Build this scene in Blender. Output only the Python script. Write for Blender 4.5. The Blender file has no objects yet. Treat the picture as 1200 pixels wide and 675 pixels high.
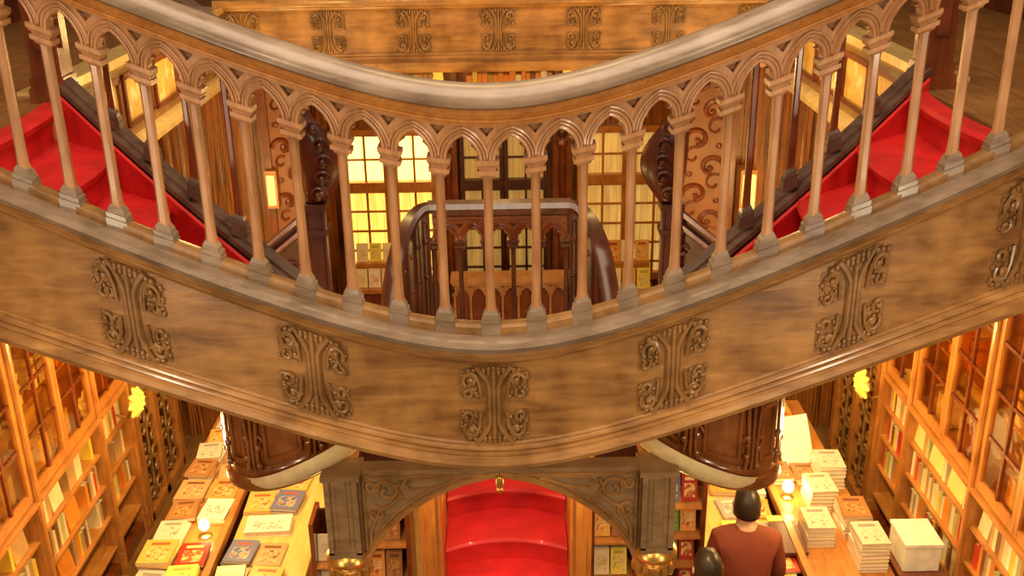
import bpy, bmesh, math, random
from mathutils import Vector, Matrix
random.seed(7)
PI = math.pi
sc = bpy.context.scene
COL = sc.collection

# ------------------------------------------------------------------ camera
F_PX = 1230.0; PITCH = math.radians(21.8); ROLL = math.radians(0.93)
CAM = Vector((0.075, 0.0, 5.4))
_F = Vector((0, math.cos(PITCH), -math.sin(PITCH)))
_R0 = Vector((1, 0, 0)); _U0 = Vector((0, math.sin(PITCH), math.cos(PITCH)))
_R = _R0*math.cos(ROLL) - _U0*math.sin(ROLL)
_U = _U0*math.cos(ROLL) + _R0*math.sin(ROLL)
cd = bpy.data.cameras.new('camera'); cam = bpy.data.objects.new('camera', cd); COL.objects.link(cam)
cd.sensor_width = 36.0; cd.lens = 36.0*F_PX/1200.0; cd.clip_start = 0.05
m = Matrix((_R, _U, -_F)).transposed().to_4x4(); m.translation = CAM
cam.matrix_world = m
sc.camera = cam
def ray(x, y): return _F*F_PX + _R*(x-600) - _U*(y-337.5)
def atY(x, y, Y):
    d = ray(x, y); return CAM + d*(Y/d.y)
def atZ(x, y, Z):
    d = ray(x, y); return CAM + d*((Z-CAM.z)/d.z)
def proj(P):
    v = Vector(P)-CAM; z = v.dot(_F)
    return 600+F_PX*v.dot(_R)/z, 337.5-F_PX*v.dot(_U)/z

# ------------------------------------------------------------------ materials
def nmat(name):
    mt = bpy.data.materials.new(name); mt.use_nodes = True
    nt = mt.node_tree; b = nt.nodes['Principled BSDF']
    return mt, nt, b
def wood(name, c1, c2, rough=.4, scale=(3, 25, 25), bump=.15, coat=0.0, blotch=.5):
    mt, nt, b = nmat(name); N = nt.nodes; L = nt.links
    tc = N.new('ShaderNodeTexCoord'); mp = N.new('ShaderNodeMapping'); mp.inputs['Scale'].default_value = scale
    L.new(tc.outputs['Object'], mp.inputs['Vector'])
    n1 = N.new('ShaderNodeTexNoise'); n1.inputs['Scale'].default_value = 1.6; n1.inputs['Detail'].default_value = 6; n1.inputs['Distortion'].default_value = .6
    L.new(mp.outputs['Vector'], n1.inputs['Vector'])
    n2 = N.new('ShaderNodeTexNoise'); n2.inputs['Scale'].default_value = 5.5; n2.inputs['Detail'].default_value = 4
    L.new(tc.outputs['Object'], n2.inputs['Vector'])
    mx = N.new('ShaderNodeMix'); mx.inputs[0].default_value = blotch
    L.new(n1.outputs['Fac'], mx.inputs[2]); L.new(n2.outputs['Fac'], mx.inputs[3])
    cr = N.new('ShaderNodeValToRGB'); cr.color_ramp.elements[0].position = .36; cr.color_ramp.elements[1].position = .66
    cr.color_ramp.elements[0].color = (*c1, 1); cr.color_ramp.elements[1].color = (*c2, 1)
    L.new(mx.outputs[0], cr.inputs['Fac']); L.new(cr.outputs['Color'], b.inputs['Base Color'])
    b.inputs['Roughness'].default_value = rough
    b.inputs['Coat Weight'].default_value = coat; b.inputs['Coat Roughness'].default_value = .15
    bp = N.new('ShaderNodeBump'); bp.inputs['Strength'].default_value = bump; bp.inputs['Distance'].default_value = .01
    L.new(n1.outputs['Fac'], bp.inputs['Height']); L.new(bp.outputs['Normal'], b.inputs['Normal'])
    return mt
def plain(name, c, rough=.5, metal=0.0, var=.12, scale=12, coat=0.0):
    mt, nt, b = nmat(name); N = nt.nodes; L = nt.links
    tc = N.new('ShaderNodeTexCoord'); n = N.new('ShaderNodeTexNoise'); n.inputs['Scale'].default_value = scale; n.inputs['Detail'].default_value = 3
    L.new(tc.outputs['Object'], n.inputs['Vector'])
    cr = N.new('ShaderNodeValToRGB'); cr.color_ramp.elements[0].position = .3; cr.color_ramp.elements[1].position = .7
    cr.color_ramp.elements[0].color = (*[x*(1-var) for x in c], 1); cr.color_ramp.elements[1].color = (*[min(1, x*(1+var)) for x in c], 1)
    L.new(n.outputs['Fac'], cr.inputs['Fac']); L.new(cr.outputs['Color'], b.inputs['Base Color'])
    b.inputs['Roughness'].default_value = rough; b.inputs['Metallic'].default_value = metal
    b.inputs['Coat Weight'].default_value = coat
    return mt
def cover(name, cols, scale=9, blocks=True):
    """printed cover: plain ground with a picture block and a title bar (or an all-over painted panel)"""
    mt, nt, b = nmat(name); N = nt.nodes; L = nt.links
    tc = N.new('ShaderNodeTexCoord'); n = N.new('ShaderNodeTexNoise'); n.inputs['Scale'].default_value = scale*(3 if blocks else 1); n.inputs['Detail'].default_value = 3
    L.new(tc.outputs['Object'], n.inputs['Vector'])
    cr = N.new('ShaderNodeValToRGB'); e = cr.color_ramp.elements; e[0].position = .35; e[0].color = (*cols[0], 1); e[1].position = .47; e[1].color = (*cols[1], 1)
    for k, c in enumerate(cols[2:]):
        q = e.new(.55+.08*k); q.color = (*c, 1)
    L.new(n.outputs['Fac'], cr.inputs['Fac']); out = cr.outputs['Color']
    if blocks:
        sx = N.new('ShaderNodeSeparateXYZ'); L.new(tc.outputs['Generated'], sx.inputs[0])
        def band(sock, c, h):
            q = N.new('ShaderNodeMath'); q.operation = 'COMPARE'; L.new(sock, q.inputs[0]); q.inputs[1].default_value = c; q.inputs[2].default_value = h; return q.outputs[0]
        def mul(a_, b_):
            q = N.new('ShaderNodeMath'); q.operation = 'MULTIPLY'; L.new(a_, q.inputs[0]); L.new(b_, q.inputs[1]); return q.outputs[0]
        # lying books vary in Y, standing ones in Z: the sum drives both
        ax = N.new('ShaderNodeMath'); ax.operation = 'ADD'; L.new(sx.outputs[1], ax.inputs[0]); L.new(sx.outputs[2], ax.inputs[1])
        fr = N.new('ShaderNodeMath'); fr.operation = 'FRACT'; L.new(ax.outputs[0], fr.inputs[0]); ax = fr
        pic = mul(band(sx.outputs[0], .5, .34), band(ax.outputs[0], .40, .26)); ttl = mul(band(sx.outputs[0], .5, .30), band(ax.outputs[0], .82, .06))
        m1 = N.new('ShaderNodeMix'); m1.data_type = 'RGBA'; m1.inputs[6].default_value = (*cols[1], 1); L.new(pic, m1.inputs[0]); L.new(out, m1.inputs[7])
        m2 = N.new('ShaderNodeMix'); m2.data_type = 'RGBA'; L.new(ttl, m2.inputs[0]); L.new(m1.outputs[2], m2.inputs[6]); m2.inputs[7].default_value = (*cols[3], 1); out = m2.outputs[2]
    L.new(out, b.inputs['Base Color']); b.inputs['Roughness'].default_value = .3
    return mt
def glow(name, c, s, base=None):
    mt, nt, b = nmat(name); N = nt.nodes; L = nt.links
    b.inputs['Base Color'].default_value = (*(base or c), 1); b.inputs['Roughness'].default_value = .6
    b.inputs['Emission Color'].default_value = (*c, 1); b.inputs['Emission Strength'].default_value = s
    return mt
def curtain_glow(name, c, s):
    """sheer pleated curtain lit from behind"""
    mt, nt, b = nmat(name); N = nt.nodes; L = nt.links
    tc = N.new('ShaderNodeTexCoord'); mp = N.new('ShaderNodeMapping'); mp.inputs['Scale'].default_value = (1, .05, .05)
    L.new(tc.outputs['Object'], mp.inputs['Vector'])
    n = N.new('ShaderNodeTexNoise'); n.inputs['Scale'].default_value = 28; n.inputs['Detail'].default_value = 2
    L.new(mp.outputs['Vector'], n.inputs['Vector'])
    cr = N.new('ShaderNodeValToRGB'); cr.color_ramp.elements[0].position = .3; cr.color_ramp.elements[1].position = .7
    cr.color_ramp.elements[0].color = (c[0]*.6, c[1]*.55, c[2]*.5, 1); cr.color_ramp.elements[1].color = (*c, 1)
    L.new(n.outputs['Fac'], cr.inputs['Fac']); L.new(cr.outputs['Color'], b.inputs['Base Color']); L.new(cr.outputs['Color'], b.inputs['Emission Color'])
    b.inputs['Emission Strength'].default_value = s; b.inputs['Roughness'].default_value = .7
    return mt
def glass(name, tint):
    mt, nt, b = nmat(name); N = nt.nodes; L = nt.links
    nt.nodes.remove(b); out = N['Material Output']
    tr = N.new('ShaderNodeBsdfTransparent'); tr.inputs['Color'].default_value = (*tint, 1)
    gl = N.new('ShaderNodeBsdfGlossy'); gl.inputs['Roughness'].default_value = .06; gl.inputs['Color'].default_value = (1, .95, .85, 1)
    lw = N.new('ShaderNodeLayerWeight'); lw.inputs['Blend'].default_value = .5
    pw = N.new('ShaderNodeMath'); pw.operation = 'POWER'; pw.inputs[1].default_value = 4.0; L.new(lw.outputs['Facing'], pw.inputs[0])
    mm = N.new('ShaderNodeMath'); mm.operation = 'MULTIPLY_ADD'; mm.inputs[1].default_value = .75; mm.inputs[2].default_value = .06; L.new(pw.outputs[0], mm.inputs[0])
    tc = N.new('ShaderNodeTexCoord'); nz = N.new('ShaderNodeTexNoise'); nz.inputs['Scale'].default_value = 5
    bp = N.new('ShaderNodeBump'); bp.inputs['Strength'].default_value = .25; bp.inputs['Distance'].default_value = .02
    L.new(tc.outputs['Object'], nz.inputs['Vector']); L.new(nz.outputs['Fac'], bp.inputs['Height']); L.new(bp.outputs['Normal'], gl.inputs['Normal'])
    ms = N.new('ShaderNodeMixShader'); L.new(mm.outputs[0], ms.inputs['Fac']); L.new(tr.outputs[0], ms.inputs[1]); L.new(gl.outputs[0], ms.inputs[2])
    L.new(ms.outputs[0], out.inputs['Surface'])
    return mt

M = {
 'arcade': wood('carved_tan_wood', (.31, .135, .048), (.54, .275, .125), .36, (26, 26, 3), .1, .15),
 'ledge': wood('worn_grey_wood', (.15, .095, .058), (.31, .225, .155), .36, (3, 18, 18), .15, .1, .6),
 'fascia': wood('golden_brown_wood', (.185, .078, .019), (.49, .245, .074), .36, (2.2, 16, 16), .15, .3, .6),
 'carving': wood('carved_brown_wood', (.16, .075, .02), (.36, .18, .055), .4, (10, 10, 10), .1, .1),
 'orange': wood('orange_polished_wood', (.34, .115, .02), (.58, .235, .05), .34, (20, 20, 2.5), .08, .3),
 'orange_h': wood('orange_shelf_wood', (.36, .13, .025), (.58, .25, .06), .36, (20, 2.5, 20), .08, .2),
 'board': wood('brown_vertical_boards', (.055, .014, .004), (.40, .135, .025), .3, (22, 22, .8), .12, .35, .15),
 'maho': wood('dark_mahogany', (.032, .006, .003), (.10, .019, .007), .36, (12, 12, 3), .06, .12),
 'maho_red': wood('red_mahogany', (.095, .020, .006), (.23, .055, .014), .26, (12, 12, 3), .06, .5),
 'maho_dk': wood('dark_stair_wood', (.06, .03, .02), (.15, .09, .06), .34, (12, 12, 5), .08, .3),
 'floorw': wood('gallery_floor_boards', (.16, .075, .02), (.32, .16, .05), .36, (22, 2, 2), .1, .3, .4),
 'counter': wood('pale_yellow_counter_wood', (.62, .40, .10), (.80, .58, .20), .38, (16, 1.5, 10), .05, .2, .25),
 'grey_carve': wood('grey_brown_carved_wood', (.18, .10, .042), (.36, .215, .10), .36, (6, 6, 20), .12, .2),
 'red': plain('red_carpet', (.60, .020, .020), .42, 0, .18, 7, .12),
 'cream': plain('cream_plaster', (.78, .60, .30), .6),
 'gold': plain('gilded_carving', (.70, .40, .09), .28, .8, .3, 20),
 'goldp': cover('gilt_painted_panel', [(.55, .28, .06), (.80, .52, .14), (.70, .42, .10), (.92, .74, .34)], 6, False),
 'gilt': plain('bright_gilt_moulding', (.88, .64, .26), .25, .35, .15, 12),
 'drum': wood('glossy_brown_drum_wood', (.16, .045, .010), (.36, .125, .03), .22, (10, 10, 4), .06, .5),
 'page': plain('paper', (.62, .52, .36), .8, 0, .08, 40),
 'white': plain('white_board', (.85, .80, .68), .6),
 'darkb': plain('dark_display_board', (.10, .022, .012), .4),
 'glass': glass('old_glass', (.93, .82, .58)),
 'amber': plain('amber_panel', (.22, .058, .004), .45, 0, .25, 5),
 'shelfback': plain('ochre_cabinet_lining', (.66, .42, .14), .6, 0, .2, 4),
 'lampglow': glow('lamp_glow', (1, .72, .28), 30),
 'yellowglow': glow('yellow_lamp_shade', (1, .62, .09), .45),
 'winA': curtain_glow('bright_lit_curtain', (1, .74, .26), 2.6),
 'winA2': curtain_glow('brightest_lit_curtain', (1, .80, .36), 6.0),
 'winC': curtain_glow('dim_lit_curtain', (.70, .60, .34), .55),
 'winB': curtain_glow('soft_lit_curtain', (.86, .70, .34), .85),
 'slit': glow('lit_glass_strip', (1, .62, .14), 1.5),  # emission put in for a bright yellow reflection
 'skin': plain('skin', (.55, .30, .18), .5), 'hair': plain('dark_hair', (.03, .018, .01), .4),
 'shirt_r': plain('dark_red_shirt', (.20, .035, .012), .8), 'shirt_d': plain('dark_jacket', (.05, .028, .02), .8),
 'trousers': plain('dark_trousers', (.03, .028, .035), .8),
 'steel': plain('brass_metal', (.7, .5, .2), .3, 1),
}
PAL = {  # book colours
 'cream': (.78, .62, .34), 'yellow': (.85, .55, .06), 'orange': (.80, .26, .03), 'red': (.55, .05, .025),
 'tan': (.50, .28, .11), 'white': (.85, .78, .60), 'green': (.10, .22, .05), 'blue': (.07, .09, .22), 'brown': (.22, .09, .03), 'pale olive': (.50, .45, .17)}
for k, c in PAL.items(): M['bk_'+k] = plain(k.replace(' ', '_')+'_book_cover', c, .42, 0, .2, 6)
PRINT = {
 'red and gold': [(.55, .07, .03), (.70, .30, .07), (.80, .60, .25), (.30, .06, .03)],
 'orange': [(.75, .30, .05), (.80, .42, .10), (.85, .65, .30), (.45, .12, .04)],
 'yellow': [(.85, .62, .06), (.88, .72, .14), (.80, .68, .30), (.50, .42, .10)],
 'pale grey': [(.52, .46, .36), (.62, .55, .42), (.70, .62, .48), (.30, .26, .22)],
 'cream': [(.80, .66, .38), (.84, .72, .46), (.65, .42, .18), (.86, .78, .56)],
 'brown': [(.28, .12, .04), (.38, .17, .06), (.62, .36, .12), (.18, .07, .03)],
 'white and pink': [(.86, .78, .66), (.85, .74, .62), (.70, .25, .20), (.88, .82, .72)],
 'blue': [(.10, .11, .24), (.16, .17, .30), (.60, .50, .34), (.40, .10, .08)],
 'dark': [(.10, .05, .03), (.09, .045, .03), (.50, .30, .10), (.62, .50, .30)],
 'tan': [(.40, .20, .08), (.52, .32, .14), (.70, .52, .28), (.22, .08, .03)],
 'crimson': [(.50, .22, .08), (.42, .035, .02), (.70, .45, .15), (.80, .60, .25)],
 'grey blue': [(.28, .26, .26), (.38, .35, .33), (.62, .54, .42), (.75, .62, .40)],
 'green': [(.09, .24, .05), (.16, .32, .08), (.55, .52, .18), (.08, .16, .05)]}
for k, c in PRINT.items(): M['pr_'+k] = cover(k.replace(' ', '_')+'_printed_cover', c)

# ------------------------------------------------------------------ mesh helper
class MB:
    def __init__(s): s.v = []; s.f = []; s.mi = []
    def add(s, vs, fs, mi=0):
        o = len(s.v); s.v += [Vector(v) for v in vs]
        for f in fs: s.f.append([o+i for i in f]); s.mi.append(mi)
        return s
    def hexa(s, p, mi=0):   # 8 points: bottom 4 (ccw), top 4
        return s.add(p, [(3, 2, 1, 0), (4, 5, 6, 7), (0, 1, 5, 4), (1, 2, 6, 5), (2, 3, 7, 6), (3, 0, 4, 7)], mi)
    def box(s, x0, x1, y0, y1, z0, z1, mi=0, sh=None):
        p = [(x0, y0, z0), (x1, y0, z0), (x1, y1, z0), (x0, y1, z0), (x0, y0, z1), (x1, y0, z1), (x1, y1, z1), (x0, y1, z1)]
        if sh: p = [sh(q) for q in p]
        return s.hexa(p, mi)
    def rbox(s, c, half, M3, mi=0):
        p = [Vector(c)+M3@Vector((a*half[0], b*half[1], d*half[2])) for d in (-1, 1) for a, b in ((-1, -1), (1, -1), (1, 1), (-1, 1))]
        return s.hexa(p, mi)
    def bar(s, a, b, w, h, up=(0, 0, 1), mi=0):
        a = Vector(a); b = Vector(b); d = (b-a).normalized(); u = Vector(up); sd = d.cross(u)
        if sd.length < 1e-5: sd = Vector((1, 0, 0))
        sd.normalize(); u = sd.cross(d)
        p = [q+sd*(w/2*i)+u*(h/2*j) for q in (a, b) for i, j in ((-1, -1), (1, -1), (1, 1), (-1, 1))]
        return s.hexa(p, mi)
    def grid(s, rows, closed=False, caps=False, mi=0):
        n = len(rows[0]); fs = []
        for i in range(len(rows)-1):
            for j in range(n if closed else n-1):
                k = (j+1) % n; fs.append((i*n+j, i*n+k, (i+1)*n+k, (i+1)*n+j))
        if caps:
            fs.append(tuple(range(n-1, -1, -1))); fs.append(tuple((len(rows)-1)*n+j for j in range(n)))
        return s.add([p for r in rows for p in r], fs, mi)
    def tube(s, pts, r, n=6, mi=0, flat=1.0):
        pts = [Vector(p) for p in pts]; rows = []; prev = None
        for i, p in enumerate(pts):
            d = (pts[min(i+1, len(pts)-1)]-pts[max(i-1, 0)])
            d = d.normalized() if d.length > 1e-9 else Vector((0, 0, 1))
            if prev is None:
                a = d.cross(Vector((0, 1, 0)));
                if a.length < .05: a = d.cross(Vector((0, 0, 1)))
            else: a = prev-d*prev.dot(d)
            a.normalize(); prev = a; b = d.cross(a)
            rr = r[i] if isinstance(r, (list, tuple)) else r
            rows.append([p+a*(rr*math.cos(t*2*PI/n))+b*(rr*flat*math.sin(t*2*PI/n)) for t in range(n)])
        return s.grid(rows, True, True, mi)
    def lathe(s, c, prof, n=24, a0=0, a1=2*PI, mi=0, sh=None, sx=1, sy=1):
        c = Vector(c); full = abs(a1-a0-2*PI) < 1e-6; k = n if full else n+1; rows = []
        for r, z in prof:
            row = []
            for i in range(k):
                t = a0+(a1-a0)*i/n; p = c+Vector((r*sx*math.cos(t), r*sy*math.sin(t), z))
                row.append(sh(p) if sh else p)
            rows.append(row)
        return s.grid(rows, full, full, mi)
    def blob(s, c, r, n=7, mi=0):
        c = Vector(c); rx, ry, rz = (r, r, r) if not isinstance(r, (tuple, list)) else r
        rows = []
        for i in range(1, 5):
            ph = PI*i/5; rows.append([c+Vector((rx*math.sin(ph)*math.cos(2*PI*j/n), ry*math.sin(ph)*math.sin(2*PI*j/n), -rz*math.cos(ph))) for j in range(n)])
        return s.grid(rows, True, True, mi)
    def map(s, fn): s.v = [Vector(fn(v)) for v in s.v]; return s
    def build(s, name, mats, parent=None, smooth=True, bevel=0):
        if not isinstance(mats, (list, tuple)): mats = [mats]
        if parent is None:
            xs = [v.x for v in s.v]; ys = [v.y for v in s.v]; zs = [v.z for v in s.v]
            org = Vector(((min(xs)+max(xs))/2, (min(ys)+max(ys))/2, min(zs)))
        else:
            r = parent
            while r.parent: r = r.parent
            org = r.location.copy()
        me = bpy.data.meshes.new(name); me.from_pydata([v-org for v in s.v], [], s.f)
        for mt in mats: me.materials.append(mt)
        me.polygons.foreach_set('material_index', s.mi)
        bm = bmesh.new(); bm.from_mesh(me); bmesh.ops.recalc_face_normals(bm, faces=bm.faces)
        if bevel: bmesh.ops.bevel(bm, geom=[e for e in bm.edges if len(e.link_faces) == 2 and e.calc_face_angle(0) > .6], offset=bevel, segments=2, affect='EDGES', profile=.6)
        for f in bm.faces: f.smooth = smooth
        for e in bm.edges:
            if len(e.link_faces) == 2 and e.calc_face_angle(0) > math.radians(38): e.smooth = False
        bm.to_mesh(me); bm.free()
        o = bpy.data.objects.new(name, me); COL.objects.link(o)
        if parent is None: o.location = org
        else: o.parent = parent
        return o
def tag(o, label, cat, group=None, kind=None):
    if label: o['label'] = label
    if cat: o['category'] = cat
    if group: o['group'] = group
    if kind: o['kind'] = kind
    return o
def thing(name, label, cat, loc, group=None):
    o = bpy.data.objects.new(name, None); o.empty_display_size = .1; COL.objects.link(o); o.location = loc
    return tag(o, label, cat, group)
def struct(o): o['kind'] = 'structure'; return o
def lin(a, b, n): return [a+(b-a)*i/(n-1) for i in range(n)]
def spiral(cx, cz, r0, r1, t0, t1, n=14, y=0):
    return [(cx+(r0+(r1-r0)*i/(n-1))*math.cos(t0+(t1-t0)*i/(n-1)), y, cz+(r0+(r1-r0)*i/(n-1))*math.sin(t0+(t1-t0)*i/(n-1))) for i in range(n)]
ORD = ['first', 'second', 'third', 'fourth', 'fifth', 'sixth', 'seventh', 'eighth', 'ninth', 'tenth', 'eleventh', 'twelfth', 'thirteenth', 'fourteenth', 'fifteenth', 'sixteenth', 'seventeenth', 'eighteenth', 'nineteenth', 'twentieth'] + \
      ['twenty-'+w for w in ['first', 'second', 'third', 'fourth', 'fifth', 'sixth', 'seventh', 'eighth', 'ninth']] + ['thirtieth'] + ['thirty-'+w for w in ['first', 'second', 'third', 'fourth', 'fifth', 'sixth', 'seventh', 'eighth', 'ninth']]

# ------------------------------------------------------------------ path of the front stair edge
PITCHB = .17
def Y0(x): return 3.6+.05*x*x
def Z0(x): return 3.785+math.sqrt(.0437+(.42*x)**2)-.209
def slope(x): return (Z0(x+.01)-Z0(x-.01))/.02
def drop(x, z): return z if z > -.09 else z*(1+.062*x*x*min(1, (-z-.09)/.1))
XS = lin(-2.25, 2.25, 121)
def sweep(mb, prof, xs=XS, closed=True, mi=0):
    rows = [[(x, Y0(x)-o, Z0(x)+drop(x, z)) for o, z in prof] for x in xs]
    return mb.grid(rows, closed, closed, mi)

# ================================================================== FRONT FASCIA
fa = thing('staircase_fascia', 'golden brown carved wooden edge of the landing sweeping below the front balusters', 'staircase edge', (0, 3.5, 3.2))
mb = MB(); sweep(mb, [(-.07, -.03), (-.07, 0), (.075, 0), (.098, -.008), (.108, -.026), (.100, -.046), (.08, -.055), (.0, -.055)])
mb.build('ledge', M['ledge'], fa)['label'] = 'worn grey wooden ledge'
mb = MB(); sweep(mb, [(-.05, -.055), (.072, -.055), (.080, -.066), (.074, -.080), (.058, -.084), (.056, -.100), (.044, -.106), (.038, -.118), (-.05, -.118)])
mb.build('upper_moulding', M['fascia'], fa)
mb = MB(); sweep(mb, [(-.05, -.112), (.030, -.112), (.030, -.462), (-.05, -.462)])
mb.build('panel', M['fascia'], fa)
mb = MB(); sweep(mb, [(-.05, -.452), (.036, -.452), (.042, -.460), (.040, -.468), (.052, -.474), (.054, -.482), (.048, -.488), (.062, -.492), (.064, -.500), (.058, -.505), (-.05, -.505)])
mb.build('lower_moulding', M['fascia'], fa)
mb = MB(); sweep(mb, [(-.05, -.503), (.066, -.503), (.084, -.510), (.092, -.528), (.084, -.548), (.060, -.556), (-.25, -.556), (-.25, -.503)])
mb.build('torus_moulding', M['fascia'], fa)
def ornament(mp):
    """carved pilaster with four leafy corners; local u, depth d, h  -> world through mp"""
    mb = MB()
    for s in (-1, 0, 1):
        pts = []
        for i in range(17):
            t = -1+2*i/16; h = .158*t; fl = max(0, abs(t)-.45)/.55
            pts.append((s*(.017+.052*fl**1.6), .012, h))
        mb.tube(pts, .0105, 6)
    rows = []
    for i in range(13):   # flared backing
        t = -1+2*i/12; w = .03+.05*max(0, abs(t)-.4)**1.5/.46; rows.append([(-w, -.002, .16*t), (-w, .007, .16*t), (w, .007, .16*t), (w, -.002, .16*t)])
    mb.grid(rows, True, True)
    for su in (-1, 1):
        for sh in (-1, 1):
            cu, ch = su*.091, sh*.083
            mb.box(cu-.040, cu+.040, -.002, .003, ch-.057, ch+.057)
            mb.tube([(cu+su*q[0], .014, ch+sh*q[2]) for q in spiral(-.004, .020, .033, .008, -.8, 5.4, 14)], .0082, 5)
            mb.tube([(cu+su*q[0], .013, ch+sh*q[2]) for q in spiral(.012, -.036, .023, .006, 2.2, 7.8, 12)], .0075, 5)
            mb.blob((cu-su*.004, .016, ch+sh*.020), (.012, .011, .012))
            for k in range(22):
                gx = random.uniform(-.037, .037); gz = random.uniform(-.053, .053)
                mb.blob((cu+gx, .007, ch+gz), (random.uniform(.006, .011), random.uniform(.007, .013), random.uniform(.006, .011)), 6)
            mb.tube([(cu-su*.040, .012, ch-sh*.055), (cu-su*.036, .014, ch), (cu-su*.022, .014, ch+sh*.04), (cu+su*.012, .012, ch+sh*.058)], .0075, 5)
    for sh in (-1, 1):
        for k in range(-5, 6): mb.blob((k*.019, .012, sh*(.153-.0025*abs(k))), (.011, .011, .011), 6)
        for k in (-2, -1, 0, 1, 2): mb.blob((k*.019, .013, sh*(.134+.003*abs(k))), (.010, .012, .012), 6)
    return mb.map(mp)
for k in range(-3, 4):
    xc = k*.68
    ornament(lambda v, xc=xc: (xc+v.x, Y0(xc+v.x)-.030-v.y, Z0(xc+v.x)+drop(xc+v.x, -.290+v.z*1.03))).build('carved_ornament', M['carving'], fa)

# ================================================================== FRONT BALUSTRADE
ba = thing('curved_balustrade', 'large foreground balustrade with gothic arches and grey handrail curving across the picture', 'balustrade', (0, 3.6, 3.785))
mb = MB(); sweep(mb, [(.070, .853), (.084, .862), (.087, .880), (.076, .905), (.046, .926), (0, .934), (-.046, .926), (-.076, .905), (-.087, .880), (-.084, .862), (-.070, .853)])
mb.build('handrail', M['ledge'], ba)['label'] = 'smooth grey wooden handrail'
mb = MB(); sweep(mb, [(.05, .858), (.062, .850), (.066, .840), (.060, .830), (.048, .826), (.044, .818), (.050, .813), (.050, .805), (.040, .800), (.040, .792), (-.040, .792), (-.04, .800), (-.062, .840), (-.05, .858)])
mb.build('rail_moulding', M['orange_h'], ba)['label'] = 'orange brown moulding below the handrail'
mb = MB(); sweep(mb, [(.034, 0), (.034, .030), (.024, .036), (-.024, .036), (-.034, .030), (-.034, 0)])
mb.build('base_rail', M['carving'], ba)
# arcade
HS = .057; CC = .0382; RR = HS+CC
APEX = math.sqrt(RR*RR-CC*CC)
def arch_h(x, r=RR): return math.sqrt(max(0, r*r-(abs(x)+CC)**2))
SPR = .664; TOP = .795
def arcade(mb, x0, x1, fx, thick=.026):
    """one bay from x0 to x1 ; fx(x, o, h) -> world"""
    w = x1-x0; xc = (x0+x1)/2; hw = w/2; sc_ = hw/.085
    us = sorted(set([round(q, 5) for q in [-hw, -hw+.007, -hw+.014, -hw+.020, -hw+.027] + [HS*sc_*math.sin(-PI/2+PI*i/16) for i in range(17)] + [hw-.027, hw-.020, hw-.014, hw-.007, hw]]))
    def lo(u):
        return SPR if abs(u) >= HS*sc_-1e-6 else SPR+arch_h(u/sc_)
    def tri(u):
        d = hw-abs(u)           # distance from the column axis
        if d > .0275: return None
        return min(TOP-.012, SPR+.086+d*1.25), TOP-.012
    for a, b in zip(us[:-1], us[1:]):
        segs = []
        ta, tb = tri(a), tri(b)
        if ta and tb:
            ta0 = min(ta[0], ta[1]); tb0 = min(tb[0], tb[1])
            segs = [(lo(a), lo(b), ta0, tb0), (ta[1], tb[1], TOP, TOP)]
            bt = -thick*.3; mb.hexa([fx(xc+a, bt, ta0), fx(xc+b, bt, tb0), fx(xc+b, -thick, tb0), fx(xc+a, -thick, ta0), fx(xc+a, bt, ta[1]), fx(xc+b, bt, tb[1]), fx(xc+b, -thick, tb[1]), fx(xc+a, -thick, ta[1])])
        else: segs = [(lo(a), lo(b), TOP, TOP)]
        for la, lb, ha, hb in segs:
            mb.hexa([fx(xc+a, thick, la), fx(xc+b, thick, lb), fx(xc+b, -thick, lb), fx(xc+a, -thick, la),
                     fx(xc+a, thick, ha), fx(xc+b, thick, hb), fx(xc+b, -thick, hb), fx(xc+a, -thick, ha)])
    for off, rad, dep in ((.006, .0065, .030), (.019, .0045, .028), (.031, .0060, .031)):
        for sg in (-1, 1):
            pts = []
            for i in range(12):
                r = RR+off; top_ = math.sqrt(r*r-CC*CC); ang0 = math.asin(min(1, top_/r)); t = ang0*i/11
                u = (r*math.cos(t)-CC)*sc_; h = SPR+r*math.sin(t)
                if u > hw: u = hw
                pts.append(fx(xc+sg*u, dep, min(h, TOP-.004)))
            mb.tube(pts, rad, 5)
    for sg in (-1, 1):   # cusps
        tip = (sg*.030*sc_, SPR+.050); a = (sg*.0535*sc_, SPR+.030); b = (sg*.043*sc_, SPR+arch_h(.043)+.002)
        pr = [fx(xc+q[0], o, q[1]) for o in (.018, -.018) for q in (a, tip, b)]
        mb.add(pr, [(0, 1, 2), (5, 4, 3), (0, 3, 4, 1), (1, 4, 5, 2), (2, 5, 3, 0)])
def front_fx(x, o, h): return (x, Y0(x)-o, Z0(x)+h)
NB = 13
xsb = [i*PITCHB-.005 for i in range(-NB, NB+1)]
mb = MB()
for a, b in zip(xsb[:-1], xsb[1:]): arcade(mb, a, b, front_fx)
mb.build('arcade', M['arcade'], ba)
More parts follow.
